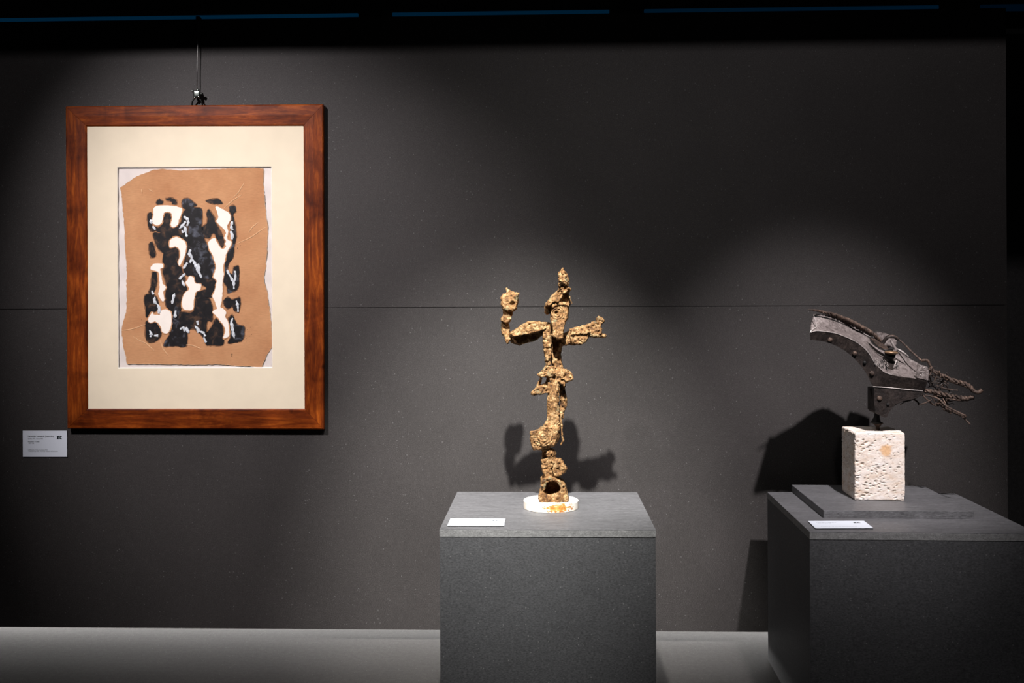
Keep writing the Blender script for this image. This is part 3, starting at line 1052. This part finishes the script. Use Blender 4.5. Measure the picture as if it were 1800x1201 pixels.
tube(b, [P(890, 506, CY), P(892, 511, CY - 0.003), P(900, 515, CY - 0.006), P(913, 516, CY - 0.006)], [0.0035, 0.005, 0.006, 0.004], 8)
tube(b, [P(881, 527, CY - 0.01), P(884, 521, CY - 0.012), P(892, 516, CY - 0.008)], 0.005, 8)


def fist_extra(p, n):
    d = 0.0
    for (x, y, r, k) in ((901, 535, 0.010, 0.010), (893, 521, 0.008, 0.005)):
        q = P(x, y, CY - 0.02)
        rr = math.hypot(p.x - q.x, p.z - q.z)
        if n.y < -0.1 and rr < r: d -= k * (1 - (rr / r) ** 2)
    return d


chunk('fist', b, 0.0016, 70, seed=7, extra=fist_extra, ridged=0.003)
# outstretched arm
b = bmesh.new()
solid(b, [(984, 590), (1003, 580), (1006, 604), (986, 609)], CY - 0.002, CY + 0.030, 0.08)
solid(b, [(1000, 579), (1015, 575), (1031, 573), (1036, 582), (1035, 594), (1031, 602), (1020, 606), (1003, 607)], CY - 0.018, CY + 0.022, 0.15)
solid(b, [(1030, 573), (1042, 567), (1051, 564), (1057, 571), (1058, 585), (1055, 594), (1037, 593), (1030, 588)], CY - 0.014, CY + 0.020, 0.15)
solid(b, [(1049, 562), (1050, 557), (1054, 555.5), (1061, 559.5), (1064, 565), (1059, 569), (1056, 578), (1048, 574)], CY - 0.010, CY + 0.012, 0.15)
tube(b, [P(1052, 588, CY), P(1058, 590, CY), P(1064, 590, CY - 0.004)], [0.009, 0.007, 0.006], 8)
tube(b, [P(1036, 585, CY - 0.015), P(1020, 584, CY - 0.02), P(1005, 588, CY - 0.015)], 0.006, 8)
chunk('arm', b, 0.0026, 60, seed=8, ridged=0.009)
# torso
b = bmesh.new()
solid(b, [(953, 575), (967, 570), (969, 590), (970, 612), (969, 632), (962, 640), (957, 628), (954, 600)], CY - 0.024, CY + 0.012, 0.14)
tube(b, [P(962, 632, CY - 0.014), P(964, 642, CY - 0.012)], 0.0085, 10)
chunk('torso', b, 0.0018, 60, seed=9)
b = bmesh.new()
solid(b, [(962, 566), (990, 575), (989, 606), (986, 622), (988, 640), (991, 650), (972, 652), (968, 630), (966, 600)], CY + 0.004, CY + 0.036, 0.12)
chunk('back_bar', b, 0.0018, 60, seed=10, mat='bronze')
# waist
b = bmesh.new()
solid(b, [(945, 660), (953, 651), (962, 641), (973, 643), (978, 655), (972, 666), (958, 662), (950, 663)], CY - 0.028, CY + 0.01, 0.16)
solid(b, [(972, 652), (985, 648), (996, 648), (1004, 656), (1007.5, 662), (1003, 668), (994, 672), (992, 680), (985, 675), (975, 672)], CY - 0.024, CY + 0.022, 0.16)
tube(b, [P(985, 664, CY - 0.024), P(997, 669, CY - 0.026), P(1006, 665, CY - 0.018)], [0.005, 0.005, 0.0045], 8)
tube(b, [P(968, 660, CY - 0.02), P(972, 670, CY - 0.022), P(980, 678, CY - 0.02)], 0.006, 8)
chunk('waist', b, 0.0030, 55, seed=11, ridged=0.010)
b = bmesh.new()
solid(b, [(933, 690), (938, 684), (947, 678), (957, 676), (966, 680), (966, 690), (952, 692), (940, 695), (934, 694)], CY - 0.026, CY + 0.008, 0.14)
tube(b, [P(947, 684, CY), P(947, 672, CY + 0.002), P(953, 664, CY + 0.004)], 0.0055, 8)
tube(b, [P(957, 680, CY + 0.006), P(962, 672, CY + 0.008), P(966, 662, CY + 0.006)], 0.006, 8)
chunk('hip_fragment', b, 0.0026, 65, seed=12, ridged=0.008)
# column of the body
b = bmesh.new()
tube(b, catmull([P(973, 672, CY - 0.012), P(973.5, 690, CY - 0.014), P(972, 708, CY - 0.014), P(972.5, 724, CY - 0.014), P(973, 742, CY - 0.012)], 4), [0.0165, 0.0175, 0.018, 0.018, 0.0175, 0.018, 0.018, 0.0185, 0.018, 0.018, 0.018, 0.018, 0.018, 0.018, 0.018, 0.018, 0.018], 20)
chunk('column', b, 0.0014, 60, seed=13, ridged=0.003)
b = bmesh.new()
tube(b, catmull([P(986, 676, CY + 0.014), P(989, 690, CY + 0.016), P(991, 704, CY + 0.018), P(988, 720, CY + 0.016), P(985, 735, CY + 0.012)], 4), lerp_path([0.009, 0.010, 0.0115, 0.010, 0.009], 17), 14)
tube(b, [P(987, 726, CY + 0.0), P(986, 740, CY + 0.0), P(988, 762, CY - 0.004), P(990, 776, CY - 0.004), P(985, 783, CY - 0.002)], 0.0036, 8)
chunk('back_rod', b, 0.0014, 60, seed=14)
# skirt plate
b = bmesh.new()
solid(b, [(962, 728), (961, 738), (956, 746), (948, 754), (940, 757), (931, 758.5), (931, 770), (934, 785), (937, 791.5), (948, 791), (965, 788), (975, 785), (978, 775), (983, 762), (986, 752), (984, 738), (983, 726)], CY - 0.030, CY - 0.006, 0.05)
solid(b, [(958, 745), (985, 745), (984, 770), (976, 785), (950, 788), (942, 770)], CY - 0.038, CY + 0.006, 0.25)
r1 = ringer(955, 765, CY - 0.03, 0.0075, 0.0015, 0.034, 0.006)
r2 = ringer(942, 779, CY - 0.03, 0.0060, 0.0015, 0.017, 0.0)
r3 = ringer(988, 752, CY - 0.03, 0.0060, 0.0013, 0.022, 0.004)
chunk('skirt_plate', b, 0.0016, 60, extra=lambda p, n: r1(p, n) + r2(p, n) + r3(p, n), seed=15, ridged=0.004)
# knee and shin
b = bmesh.new()
solid(b, [(952, 784), (964, 784), (962, 806), (953, 810)], CY + 0.0, CY + 0.024, 0.1)
ellipsoid(b, P(968.5, 796.5, CY - 0.014), (0.0148, 0.014, 0.0148))
solid(b, [(951, 809), (960, 804), (966, 800), (977, 800), (976, 812), (969, 824), (973, 840), (960, 842), (953, 829), (951, 819)], CY - 0.022, CY + 0.014, 0.14)
solid(b, [(955, 832), (978, 832), (982, 845), (955, 846)], CY - 0.018, CY + 0.014, 0.1)
chunk('shin', b, 0.0020, 65, seed=16, ridged=0.006)
b = bmesh.new()
solid(b, [(973, 808), (977, 804.5), (985, 806), (993, 816), (997.5, 823), (992, 832), (985, 838), (974, 838), (969, 826)], CY - 0.026, CY + 0.010, 0.16)
chunk('calf_wedge', b, 0.0022, 70, seed=17, ridged=0.007)
# socket at the foot: hollow ring open to the front
b = bmesh.new()
outl = [(951, 843), (960, 840), (972, 840), (983, 845), (993, 850), (995, 861), (998, 872), (1000, 881), (976, 884), (953, 886), (947, 878), (948, 868), (954, 861), (951, 852)]
hole = [(961, 850), (966, 845.5), (972, 843.5), (978, 845.5), (983, 850), (985, 856), (984, 863), (980, 867), (972, 870), (964, 871), (957, 867), (956, 863), (959, 859), (959, 854)]
ya, yb = CY - 0.040, CY + 0.030
om = [P(x, y, CY - 0.03) for x, y in outl]
hm = [P(x, y, CY - 0.03) for x, y in hole]
vof = [b.verts.new((p.x, ya, p.z)) for p in om]
vob = [b.verts.new((p.x, yb, p.z)) for p in om]
vhf = [b.verts.new((p.x, ya, p.z)) for p in hm]
vhb = [b.verts.new((p.x, yb - 0.012, p.z)) for p in hm]
n = len(om)
for i in range(n):
    j = (i + 1) % n
    b.faces.new((vof[i], vof[j], vob[j], vob[i]))
    b.faces.new((vhf[j], vhf[i], vhb[i], vhb[j]))
    b.faces.new((vof[j], vof[i], vhf[i], vhf[j]))
cap_poly(b, vhb, True)
cap_poly(b, vob, True)


def sock_extra(p, n):
    d = 0.0
    for (x, y, r, k) in ((991, 857, 0.005, 0.008), (953, 858, 0.0045, 0.007)):
        q = P(x, y, CY - 0.04)
        rr = math.hypot(p.x - q.x, p.z - q.z)
        if n.y < -0.1 and rr < r: d -= k * (1 - (rr / r) ** 2)
    if p.z < TOP_Z + 0.026: d = 0.0
    return d


chunk('foot_socket', b, 0.0022, 60, seed=18, extra=sock_extra, ridged=0.004, smooth=2)

# ------------------------------------------------------------------ iron sculpture on travertine block
iron = tag(empty('iron_sculpture', (0.985, 3.03, RIS_Z)), 'dark riveted iron sculpture bristling with twisted rods on a pale travertine block', 'sculpture')
# stone block
bx0, bx1, by0, by1, bz1 = 0.9125, 1.0565, 2.951, 3.105, 0.7585
b = bmesh.new()
piv = ((bx0 + bx1) / 2, (by0 + by1) / 2, 0)
box(b, (bx0, by0, RIS_Z), (bx1, by1, bz1), math.radians(-2.5), piv)
bmesh.ops.bevel(b, geom=b.edges[:], offset=0.0025, segments=2, affect='EDGES')
me = remeshed(b, 0.0017, 1)
crn = P(1590, 881, 2.95)
trc = P(1594, 762, 2.95)


def pit(p, n):
    d = 0.0
    if p.z < RIS_Z + 0.002: return 0.0
    q = Vector((p.x * 120 + p.z * 25, p.y * 120, p.z * 290))
    w = noise.noise(q) + 0.4 * noise.noise(Vector((p.x, p.y, p.z)) * 24) + 2.2 * (0.985 - p.x)
    if w > 0.36: d -= 0.0042 * min(1.0, (w - 0.36) / 0.16)
    rr = (p - Vector((bx1, by0, RIS_Z + 0.004))).length
    if rr < 0.02: d -= 0.006 * (1 - rr / 0.02) * (0.6 + noise.noise(p * 260))
    if n.z > 0.5: d += 0.003 * noise.noise(Vector((p.x * 26, p.y * 26, 0)))
    return d


roughen(me, 0.0007, 60, 4, pit, 3.0)
add_mesh('stone_block', me, M['travertine'], iron, True)

# body shell: lit upper plate + riveted lower flange, closed at the back
ridge_px = [(1424, 585), (1434, 582), (1450, 583), (1470, 586.5), (1490, 594), (1505, 601.5), (1520, 613), (1529, 624), (1536, 636), (1546, 647), (1558, 656), (1580, 662), (1605, 665.5), (1630, 671)]
top_px = [(1430, 554), (1440, 554.5), (1452, 557), (1472, 564), (1496, 576), (1513, 585), (1529, 594), (1540, 603), (1550, 609), (1562, 613), (1578, 617), (1598, 630), (1615, 639), (1633, 650)]
bot_px = [(1424, 598), (1434, 598.5), (1450, 601), (1467, 607), (1484, 616), (1500, 629), (1512, 642), (1521, 654), (1527, 665), (1533, 677), (1545, 682), (1575, 684), (1600, 685), (1626, 686)]


def clamp01(t): return max(0.0, min(1.0, t))


def yr(px): return 2.905 + 0.045 * clamp01((px - 1425) / 120)
def yt(px):
    t = clamp01((px - 1440) / 68)
    return 2.975 + 0.105 * t * t * (3 - 2 * t)
def yb_(px): return yr(px) + 0.010 + 0.004 * clamp01((px - 1425) / 100)


def dense(pxs, sub=4): return [(v.x, v.y) for v in catmull([Vector((x, y, 0)) for x, y in pxs], sub)]


rp, tp, bp = dense(ridge_px), dense(top_px), dense(bot_px)
b = bmesh.new()
rows = []
NR = 8
ns = len(rp)
for k in range(NR + 1):
    t = k / NR
    row = []
    for (ax, ay), (cx, cy) in zip(rp, tp):
        A_, C_ = P(ax, ay, yr(ax)), P(cx, cy, yt(cx))
        p = A_.lerp(C_, t)
        p += Vector((0, 0.010, -0.004)) * math.sin(math.pi * t)      # slightly hollow
        row.append(b.verts.new(p))
    rows.append(row)
back = [b.verts.new(P(x, y - 3, yr(x) + 0.075 + 0.13 * clamp01((x - 1455) / 55))) for (x, y) in [((a[0] + c[0]) / 2, (a[1] + c[1]) / 2) for a, c in zip(rp, bp)]]
bot = [b.verts.new(P(x, y, yb_(x))) for x, y in bp]
for a, c in zip(rows[:-1], rows[1:]):
    for i in range(ns - 1):
        b.faces.new((a[i], a[i + 1], c[i + 1], c[i]))
plate = []
for a, c in ((rows[-1], back), (back, bot)):
    for i in range(ns - 1):
        b.faces.new((a[i], a[i + 1], c[i + 1], c[i]))
r0 = rows[0]
fl = []
for i in range(ns - 1):
    fl.append(b.faces.new((bot[i], bot[i + 1], r0[i + 1], r0[i])))
for e in (0, ns - 1):
    ring = [rows[k][e] for k in range(NR + 1)] + [back[e], bot[e]]
    cv = sum((v.co for v in ring), Vector()) / len(ring)
    vv = b.verts.new(cv)
    for i in range(len(ring)):
        b.faces.new((ring[i], ring[(i + 1) % len(ring)], vv))
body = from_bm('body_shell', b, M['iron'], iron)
for p in body.data.polygons: p.use_smooth = len(p.vertices) == 4
# flange as its own plate lying on the shell
b = bmesh.new()
f0 = [b.verts.new(P(x, y, yr(x) - 0.004)) for x, y in rp]
f1 = [b.verts.new(P(x, y, yb_(x) - 0.004)) for x, y in bp]
f2 = [b.verts.new(P(x, y - 0.5, yr(x) + 0.003)) for x, y in rp]
f3 = [b.verts.new(P(x, y, yb_(x) + 0.004)) for x, y in bp]
for i in range(ns - 1):
    for a, c in ((f0, f1), (f1, f3), (f3, f2), (f2, f0)):
        b.faces.new((a[i], a[i + 1], c[i + 1], c[i]))
b.faces.new((f0[0], f1[0], f3[0], f2[0])); b.faces.new((f0[-1], f2[-1], f3[-1], f1[-1]))
flange = from_bm('flange', b, M['iron_dark'], iron)  # darker iron puts the flange's shade into the colour
# bright worn ridge line
b = bmesh.new()
tube(b, [P(x, y, yr(x) - 0.0042) for x, y in rp[:int(ns * 0.82)]], 0.0010, 6)
from_bm('worn_edge', b, M['bright_edge'], iron, True)
# lip at the open left end
b = bmesh.new()
tube(b, [P(1430, 554, 2.952), P(1434, 565, 2.94), P(1435, 575, 2.93), P(1426, 581, 2.912), P(1424, 586, 2.906)], [0.0010, 0.0012, 0.0016, 0.002, 0.0016], 8)
from_bm('end_lip', b, M['bright_edge'], iron, True)
# second layer above the plate: pale strip and dark joint
b = bmesh.new()
strip = [(1430, 553.5), (1445, 555), (1462, 559.5), (1485, 569), (1505, 579), (1529, 591.5)]
lowp = catmull([Vector((x, y, 0)) for x, y in strip], 4)
uppp = catmull([Vector((x, y, 0)) for x, y in ((1430, 552.4), (1446, 553), (1464, 556.5), (1487, 564.5), (1508, 574.5), (1533, 588))], 4)
q0 = [b.verts.new(P(v.x, v.y + 1.2, yt(v.x) - 0.001)) for v in lowp]
q1 = [b.verts.new(P(v.x, v.y, yt(v.x) + 0.004)) for v in uppp]
q2 = [b.verts.new(P(v.x, v.y, yt(v.x) + 0.010)) for v in uppp]
q3 = [b.verts.new(P(v.x, v.y + 1.2, yt(v.x) + 0.006)) for v in lowp]
for i in range(len(q0) - 1):
    for a, c in ((q0, q1), (q1, q2), (q2, q3), (q3, q0)):
        b.faces.new((a[i], a[i + 1], c[i + 1], c[i]))
b.faces.new((q0[0], q1[0], q2[0], q3[0])); b.faces.new((q0[-1], q3[-1], q2[-1], q1[-1]))
from_bm('upper_strip', b, M['iron'], iron)
b = bmesh.new()
tube(b, [P(v.x, v.y + 2.3, yt(v.x) - 0.003) for v in catmull([Vector((x, y, 0)) for x, y in strip], 4)], 0.0016, 6)
from_bm('joint', b, M['black'], iron, True)


def flange_y(px, py):
    best = None
    for (ax, ay), (cx, cy) in zip(rp, bp):
        t = clamp01(((px - ax) * (cx - ax) + (py - ay) * (cy - ay)) / ((cx - ax) ** 2 + (cy - ay) ** 2))
        d = math.hypot(px - ax - t * (cx - ax), py - ay - t * (cy - ay))
        if best is None or d < best[0]:
            best = (d, yr(ax) + (yb_(cx) - yr(ax)) * t)
    return best[1]


def rivet_or_hole(px, py, Y, r, mat, parent):
    bb = bmesh.new()
    ellipsoid(bb, P(px, py, Y), (r, r * 0.75, r), 14)
    return from_bm('rivet_or_hole', bb, M[mat], parent, True)


for px, py, r, mk in ((1459, 597.5, 0.0066, 'iron_rust'), (1502.5, 621.5, 0.0062, 'iron_rust'), (1520, 637.5, 0.0045, 'black'), (1533, 656.5, 0.0066, 'iron_rust')):  # the black one is a dark hole drawn as a solid boss
    rivet_or_hole(px, py, flange_y(px, py) - 0.006, r * 1.1, mk, flange)
# lower riveted plate with curved edge
LOW = [(1534.5, 680), (1560, 681.5), (1590, 684), (1622, 687.5), (1622, 693), (1612, 698), (1600, 702.5), (1586, 704.5), (1573, 710.5), (1563, 721), (1557, 733), (1553, 733.5), (1541, 727.5), (1537, 724), (1534.5, 705)]
b = bmesh.new()
solid(b, LOW, 2.944, 2.960)
solid(b, [(1534.5, 682), (1539, 682), (1539, 726), (1534.5, 722)], 2.952, 3.05)
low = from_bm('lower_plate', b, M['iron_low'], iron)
b = bmesh.new()
tube(b, [P(x, y, 2.943) for x, y in ((1534.5, 680), (1560, 681.5), (1580, 683.5), (1605, 686), (1622, 687.5))], 0.0017, 6)
from_bm('worn_edge', b, M['bright_edge'], low, True)
b = bmesh.new()
tube(b, catmull([P(x, y, 2.952) for x, y in ((1556.5, 733), (1563, 721), (1573, 711), (1586, 704.8), (1600, 703), (1612, 698))], 4), 0.0032, 8)
from_bm('rim', b, M['black'], low, True)
b = bmesh.new()
tube(b, catmull([P(x, y, 2.952) for x, y in ((1582, 712), (1590, 707), (1600, 704.5))], 4), 0.0014, 6)
from_bm('wire', b, M['iron_rust'], low, True)
rivet_or_hole(1546, 700.5, 2.943, 0.0076, 'iron_rust', low)
rivet_or_hole(1560.5, 711.5, 2.944, 0.005, 'black', low)  # dark hole in the plate, drawn as a black boss
# post
b = bmesh.new()
tube(b, [P(1542, 722, 3.02), P(1541.5, 733, 3.02), P(1540, 741, 3.02), P(1540, 744, 3.02)], [0.007, 0.008, 0.0135, 0.0165], 16)
from_bm('post', b, M['black'], iron, True)
b = bmesh.new()
c = P(1543, 744.5, 3.02)
tube(b, [c + Vector((0, 0, 0.003)), c, c - Vector((0, 0, 0.004)), c - Vector((0, 0, 0.010)), Vector((c.x, c.y, bz1 - 0.004))], [0.014, 0.0155, 0.010, 0.006, 0.0055], 16)
from_bm('post_foot', b, M['iron_rust'], iron, True)
b = bmesh.new()
tube(b, [P(1535, 682, 3.0), P(1541, 726, 3.02)], [0.012, 0.008], 10)
from_bm('inner_stem', b, M['iron_dark'], iron, True)


def rope(path, r, turns, name='twisted_rod', mat='iron_rust', strands=2, taper=True):
    n = len(path)
    fr = frames(path)
    bb = bmesh.new()
    for s in range(strands):
        pts, rad = [], []
        for i in range(n):
            a = 2 * math.pi * (turns * i / (n - 1) + s / strands) + 1.6 * noise.noise(path[i] * 45)
            u, v = fr[i]
            k = 1.0 if not taper else 0.55 + 0.45 * math.sin(math.pi * min(1, (i + 3) / n))
            pts.append(path[i] + (u * math.cos(a) + v * math.sin(a)) * r * 0.62 * k)
            rad.append(r * 0.72 * k * (1 + 0.25 * noise.noise(path[i] * 300 + Vector((s * 9, 0, 0)))))
        tube(bb, pts, rad, 7)
    return from_bm(name, bb, M[mat], iron, True)


crest = [(1446, 549), (1458, 551.5), (1470, 555.5), (1483, 560.5), (1497, 566.5), (1512, 574), (1524, 580.5), (1533, 586), (1541, 592), (1549, 600)]
rope([P(v.x, v.y, yt(v.x) - 0.002) for v in catmull([Vector((x, y, 0)) for x, y in crest], 12)], 0.0062, 11)
b = bmesh.new()
tube(b, catmull([P(1419.5, 544.5, 2.938), P(1432, 545.5, 2.955), P(1446, 548.5, 2.980), P(1462, 553, 3.005), P(1490, 563, 3.048), P(1520, 578, 3.066)], 5), lerp_path([0.0008, 0.003, 0.0042, 0.0042, 0.0045, 0.004], 26), 8)
from_bm('crest_spike', b, M['iron_rust'], iron, True)
# flat plate behind the hook
b = bmesh.new()
solid(b, [(1541, 583), (1556, 586), (1575, 594), (1574, 606), (1560, 612), (1545, 606), (1536, 594)], 3.085, 3.10)
from_bm('back_plate', b, M['iron'], iron)
# hook bar
b = bmesh.new()
tube(b, catmull([P(1551, 605, 3.06), P(1556, 597, 3.055), P(1562, 592, 3.05), P(1571, 592, 3.05), P(1579, 596.5, 3.05)], 5), 0.0052, 10, 1.4)
from_bm('hook_bar', b, M['iron_dark'], iron, True)
b = bmesh.new()
tube(b, catmull([P(1562, 591, 3.048), P(1571, 590.5, 3.046), P(1579, 595.5, 3.046)], 5), 0.003, 8)
from_bm('hook_cap', b, M['iron_rust'], iron, True)
b = bmesh.new()
tube(b, catmull([P(1566, 598, 3.055), P(1570, 606, 3.05), P(1575, 615, 3.045), P(1571, 618, 3.03)], 5), 0.0042, 8)
from_bm('strut', b, M['iron'], iron, True)
# lens-shaped lid and knob
b = bmesh.new()
lid = [(1529, 594), (1537, 596), (1548, 603), (1558, 609), (1561, 615), (1553, 613.5), (1542, 609), (1534, 602)]
solid(b, lid, 3.020, 3.034)
bevel_all(b, 0.0008, 1)
from_bm('lid', b, M['iron_rust'], iron)
b = bmesh.new()
tube(b, [P(v.x, v.y, 3.016) for v in catmull([Vector((x, y, 0)) for x, y in ((1530, 598), (1536, 605), (1545, 612), (1556, 616.5))], 4)], 0.0022, 6)
from_bm('lid_joint', b, M['black'], iron, True)
kc = P(1567, 620, 3.0)
b = bmesh.new()
ellipsoid(b, kc, (0.0200, 0.016, 0.0055), 24, Matrix.Rotation(math.radians(4), 3, 'Y'))
knob = from_bm('knob', b, M['brass'], iron, True)
b = bmesh.new()
tube(b, [kc - Vector((0, -0.01, 0.002)), kc + Vector((0.001, 0.018, -0.014))], [0.017, 0.014], 16)
from_bm('knob_stem', b, M['black'], knob, True)
b = bmesh.new()
tube(b, catmull([P(1577, 613, 3.03), P(1588, 620, 3.025), P(1598, 628, 3.03)], 4), [0.0008, 0.002, 0.0025, 0.003, 0.003, 0.0028, 0.002, 0.0015, 0.0008], 6)
from_bm('curl_strip', b, M['bright_edge'], iron, True)
# scratched hairs under the knob
rh = random.Random(11)


def plate_y(px, py):
    best = None
    for (ax, ay), (cx, cy) in zip(rp, tp):
        L2 = (cx - ax) ** 2 + (cy - ay) ** 2
        t = clamp01(((px - ax) * (cx - ax) + (py - ay) * (cy - ay)) / L2)
        d = math.hypot(px - ax - t * (cx - ax), py - ay - t * (cy - ay))
        if best is None or d < best[0]:
            best = (d, yr(ax) + (yt(cx) - yr(ax)) * t + 0.010 * math.sin(math.pi * t))
    return best[1]


b = bmesh.new()
bd = bmesh.new()
for i in range(150):
    if i < 95:
        x, y = rh.uniform(1536, 1560), rh.uniform(630, 648)
        if y > 634 + (x - 1532) * 0.75: y -= 8
        a = rh.uniform(0.4, 1.5)
    else:
        x, y = rh.uniform(1572, 1579), rh.uniform(632, 644)
        a = rh.uniform(1.2, 1.9)
    L = rh.uniform(3, 8)
    x2, y2 = x + L * math.cos(a) * 0.6, y + L * math.sin(a) * 0.8
    tgt = b if rh.random() < 0.6 else bd
    tube(tgt, [P(x, y, plate_y(x, y) - 0.004), P((x + x2) / 2 + rh.uniform(-.5, .5), (y + y2) / 2, plate_y((x + x2) / 2, (y + y2) / 2) - 0.007), P(x2, y2, plate_y(x2, y2) - 0.0045)], [0.0006, 0.0007, 0.0004], 4)
o = from_bm('hair_scratches', b, M['bright_edge'], body); o['kind'] = 'stuff'
o = from_bm('hair_scratches', bd, M['black'], body); o['kind'] = 'stuff'
b = bmesh.new()
pts = [(1556, 632), (1565, 630), (1576, 632), (1577, 642), (1570, 649), (1561, 648), (1556, 641)]
pos = [P(x, y, plate_y(x, y) - 0.0012) for x, y in pts]
va = [b.verts.new(p) for p in pos]; vb = [b.verts.new(p + Vector((0, 0.003, 0))) for p in pos]
cap_poly(b, va)
for i in range(len(va)):
    j = (i + 1) % len(va)
    b.faces.new((va[i], va[j], vb[j], vb[i]))
from_bm('dark_inset', b, M['iron_dark'], body)
# embossed tag with raised marks
ty = 2.985
tagp = [(1612.5, 640.5), (1622, 642), (1630, 645), (1632.5, 655), (1631, 669), (1611, 664.5)]
b = bmesh.new()
solid(b, tagp, ty - 0.035, ty - 0.031)
bevel_all(b, 0.0006, 1)
tg = from_bm('stamped_tag', b, M['iron'], iron)
# raised characters: 2 0 over a bar over 5
def glyph(pts, r=0.0009):
    bb = bmesh.new()
    tube(bb, [P(x, y, ty - 0.0353) for x, y in pts], r, 6)
    from_bm('raised_mark', bb, M['bright_edge'], tg, True)


glyph([(1617.5, 643), (1620, 643), (1619, 647), (1617.5, 650.5), (1620.5, 651)])
glyph([(1624.5, 645), (1626.5, 647), (1626, 650), (1623.5, 650.5), (1622.5, 648), (1624.5, 645)])
glyph([(1617.5, 653.5), (1627, 654.5)], 0.0011)
glyph([(1618, 658), (1619, 661.5), (1622, 662), (1623, 659.5), (1621.5, 657.5)])
# rods and wires
RODS = [([(1580, 597), (1590, 606), (1601, 617), (1613, 628), (1622, 636)], [3.05, 3.04, 3.02, 3.0, 2.99], 0.0030, 0),
        ([(1620, 634), (1630, 634), (1634, 641), (1640, 651), (1644, 654)], [2.99] * 5, 0.0042, 0),
        ([(1634, 648), (1647, 656), (1662, 664), (1680, 670), (1695, 674.5), (1705, 680), (1710, 687)], [2.98, 2.97, 2.96, 2.945, 2.93, 2.92, 2.915], 0.0052, 5),
        ([(1706, 683), (1712, 688), (1720, 690), (1726, 685.5)], [2.92, 2.915, 2.912, 2.91], 0.0062, 0),
        ([(1655, 660), (1672, 671), (1690, 677), (1703, 682)], [2.985, 2.97, 2.95, 2.94], 0.0036, 0),
        ([(1616, 686), (1632, 688), (1650, 691), (1668, 696), (1685, 699), (1700, 700.5)], [2.99, 2.98, 2.97, 2.955, 2.94, 2.93], 0.0054, 5),
        ([(1690, 701), (1700, 701.5), (1707, 699), (1711.5, 699)], [2.935, 2.93, 2.925, 2.92], 0.0072, 0),
        ([(1640, 692), (1660, 699), (1680, 703), (1694, 704)], [2.995, 2.985, 2.97, 2.96], 0.004, 0),
        ([(1626, 695), (1645, 699), (1655, 706), (1663, 714), (1680, 723), (1695, 730)], [2.98, 2.97, 2.96, 2.95, 2.94, 2.93], 0.0028, 0),
        ([(1648, 708), (1665, 718), (1680, 725), (1690, 729.5), (1696, 733)], [2.985, 2.975, 2.96, 2.95, 2.94], 0.0048, 5),
        ([(1692, 733), (1698, 739), (1705.5, 746.5)], [2.94, 2.935, 2.93], 0.0028, 0),
        ([(1695, 729), (1697, 733), (1692, 734.5)], [2.93, 2.93, 2.935], 0.0035, 0),
        ([(1640, 676), (1655, 681), (1668, 684.5), (1684, 686.5)], [2.98, 2.97, 2.96, 2.95], 0.0017, 0),
        ([(1655, 679), (1660, 676), (1664, 673)], [2.97, 2.965, 2.96], 0.0017, 0),
        ([(1618, 690), (1630, 703), (1640, 711), (1650, 713)], [2.99, 2.98, 2.985, 2.99], 0.0030, 0),
        ([(1614, 712), (1625, 709), (1638, 703)], [2.97, 2.965, 2.96], 0.0024, 0),
        ([(1604, 701), (1612, 706), (1616, 712)], [2.98, 2.975, 2.97], 0.0026, 0),
        ([(1657, 719), (1670, 726), (1671, 727)], [2.96, 2.955, 2.95], 0.0024, 0),
        ([(1657, 700), (1661, 708), (1663, 715)], [2.96, 2.955, 2.955], 0.0024, 0),
        ([(1651, 652), (1653, 660), (1653, 664)], [2.96, 2.958, 2.958], 0.0017, 0),
        ([(1661, 658), (1662, 662), (1668, 664)], [2.955, 2.953, 2.953], 0.0017, 0)]
for px, ys, r, turns in RODS:
    pts3 = [P(x, y, Y) for (x, y), Y in zip(px, ys)]
    path = catmull(pts3, 8)
    if turns:
        rope(path, r, turns, taper=False)
    else:
        b = bmesh.new()
        n = len(path)
        tube(b, path, [r * (0.9 + 0.2 * noise.noise(p * 250)) for p in path], 8)
        from_bm('rod', b, M['iron_rust'], iron, True)
rw = random.Random(23)
for i in range(46):
    x, y = rw.uniform(1628, 1662), 0
    y = 655 + (x - 1628) * 0.55 + rw.uniform(-6, 42)
    Y = rw.uniform(2.96, 3.03)
    ang = rw.uniform(-0.9, 1.4)
    pts3 = []
    for k in range(4):
        pts3.append(P(x, y, Y))
        L = rw.uniform(3, 8)
        x += L * math.cos(ang); y += L * math.sin(ang)
        ang += rw.uniform(-1.0, 1.0)
        Y += rw.uniform(-0.006, 0.006)
    b = bmesh.new()
    tube(b, catmull(pts3, 4), rw.uniform(0.0010, 0.0024), 6)
    from_bm('tangled_wire', b, M['iron_dark'] if rw.random() < 0.55 else M['iron_rust'], iron, True)
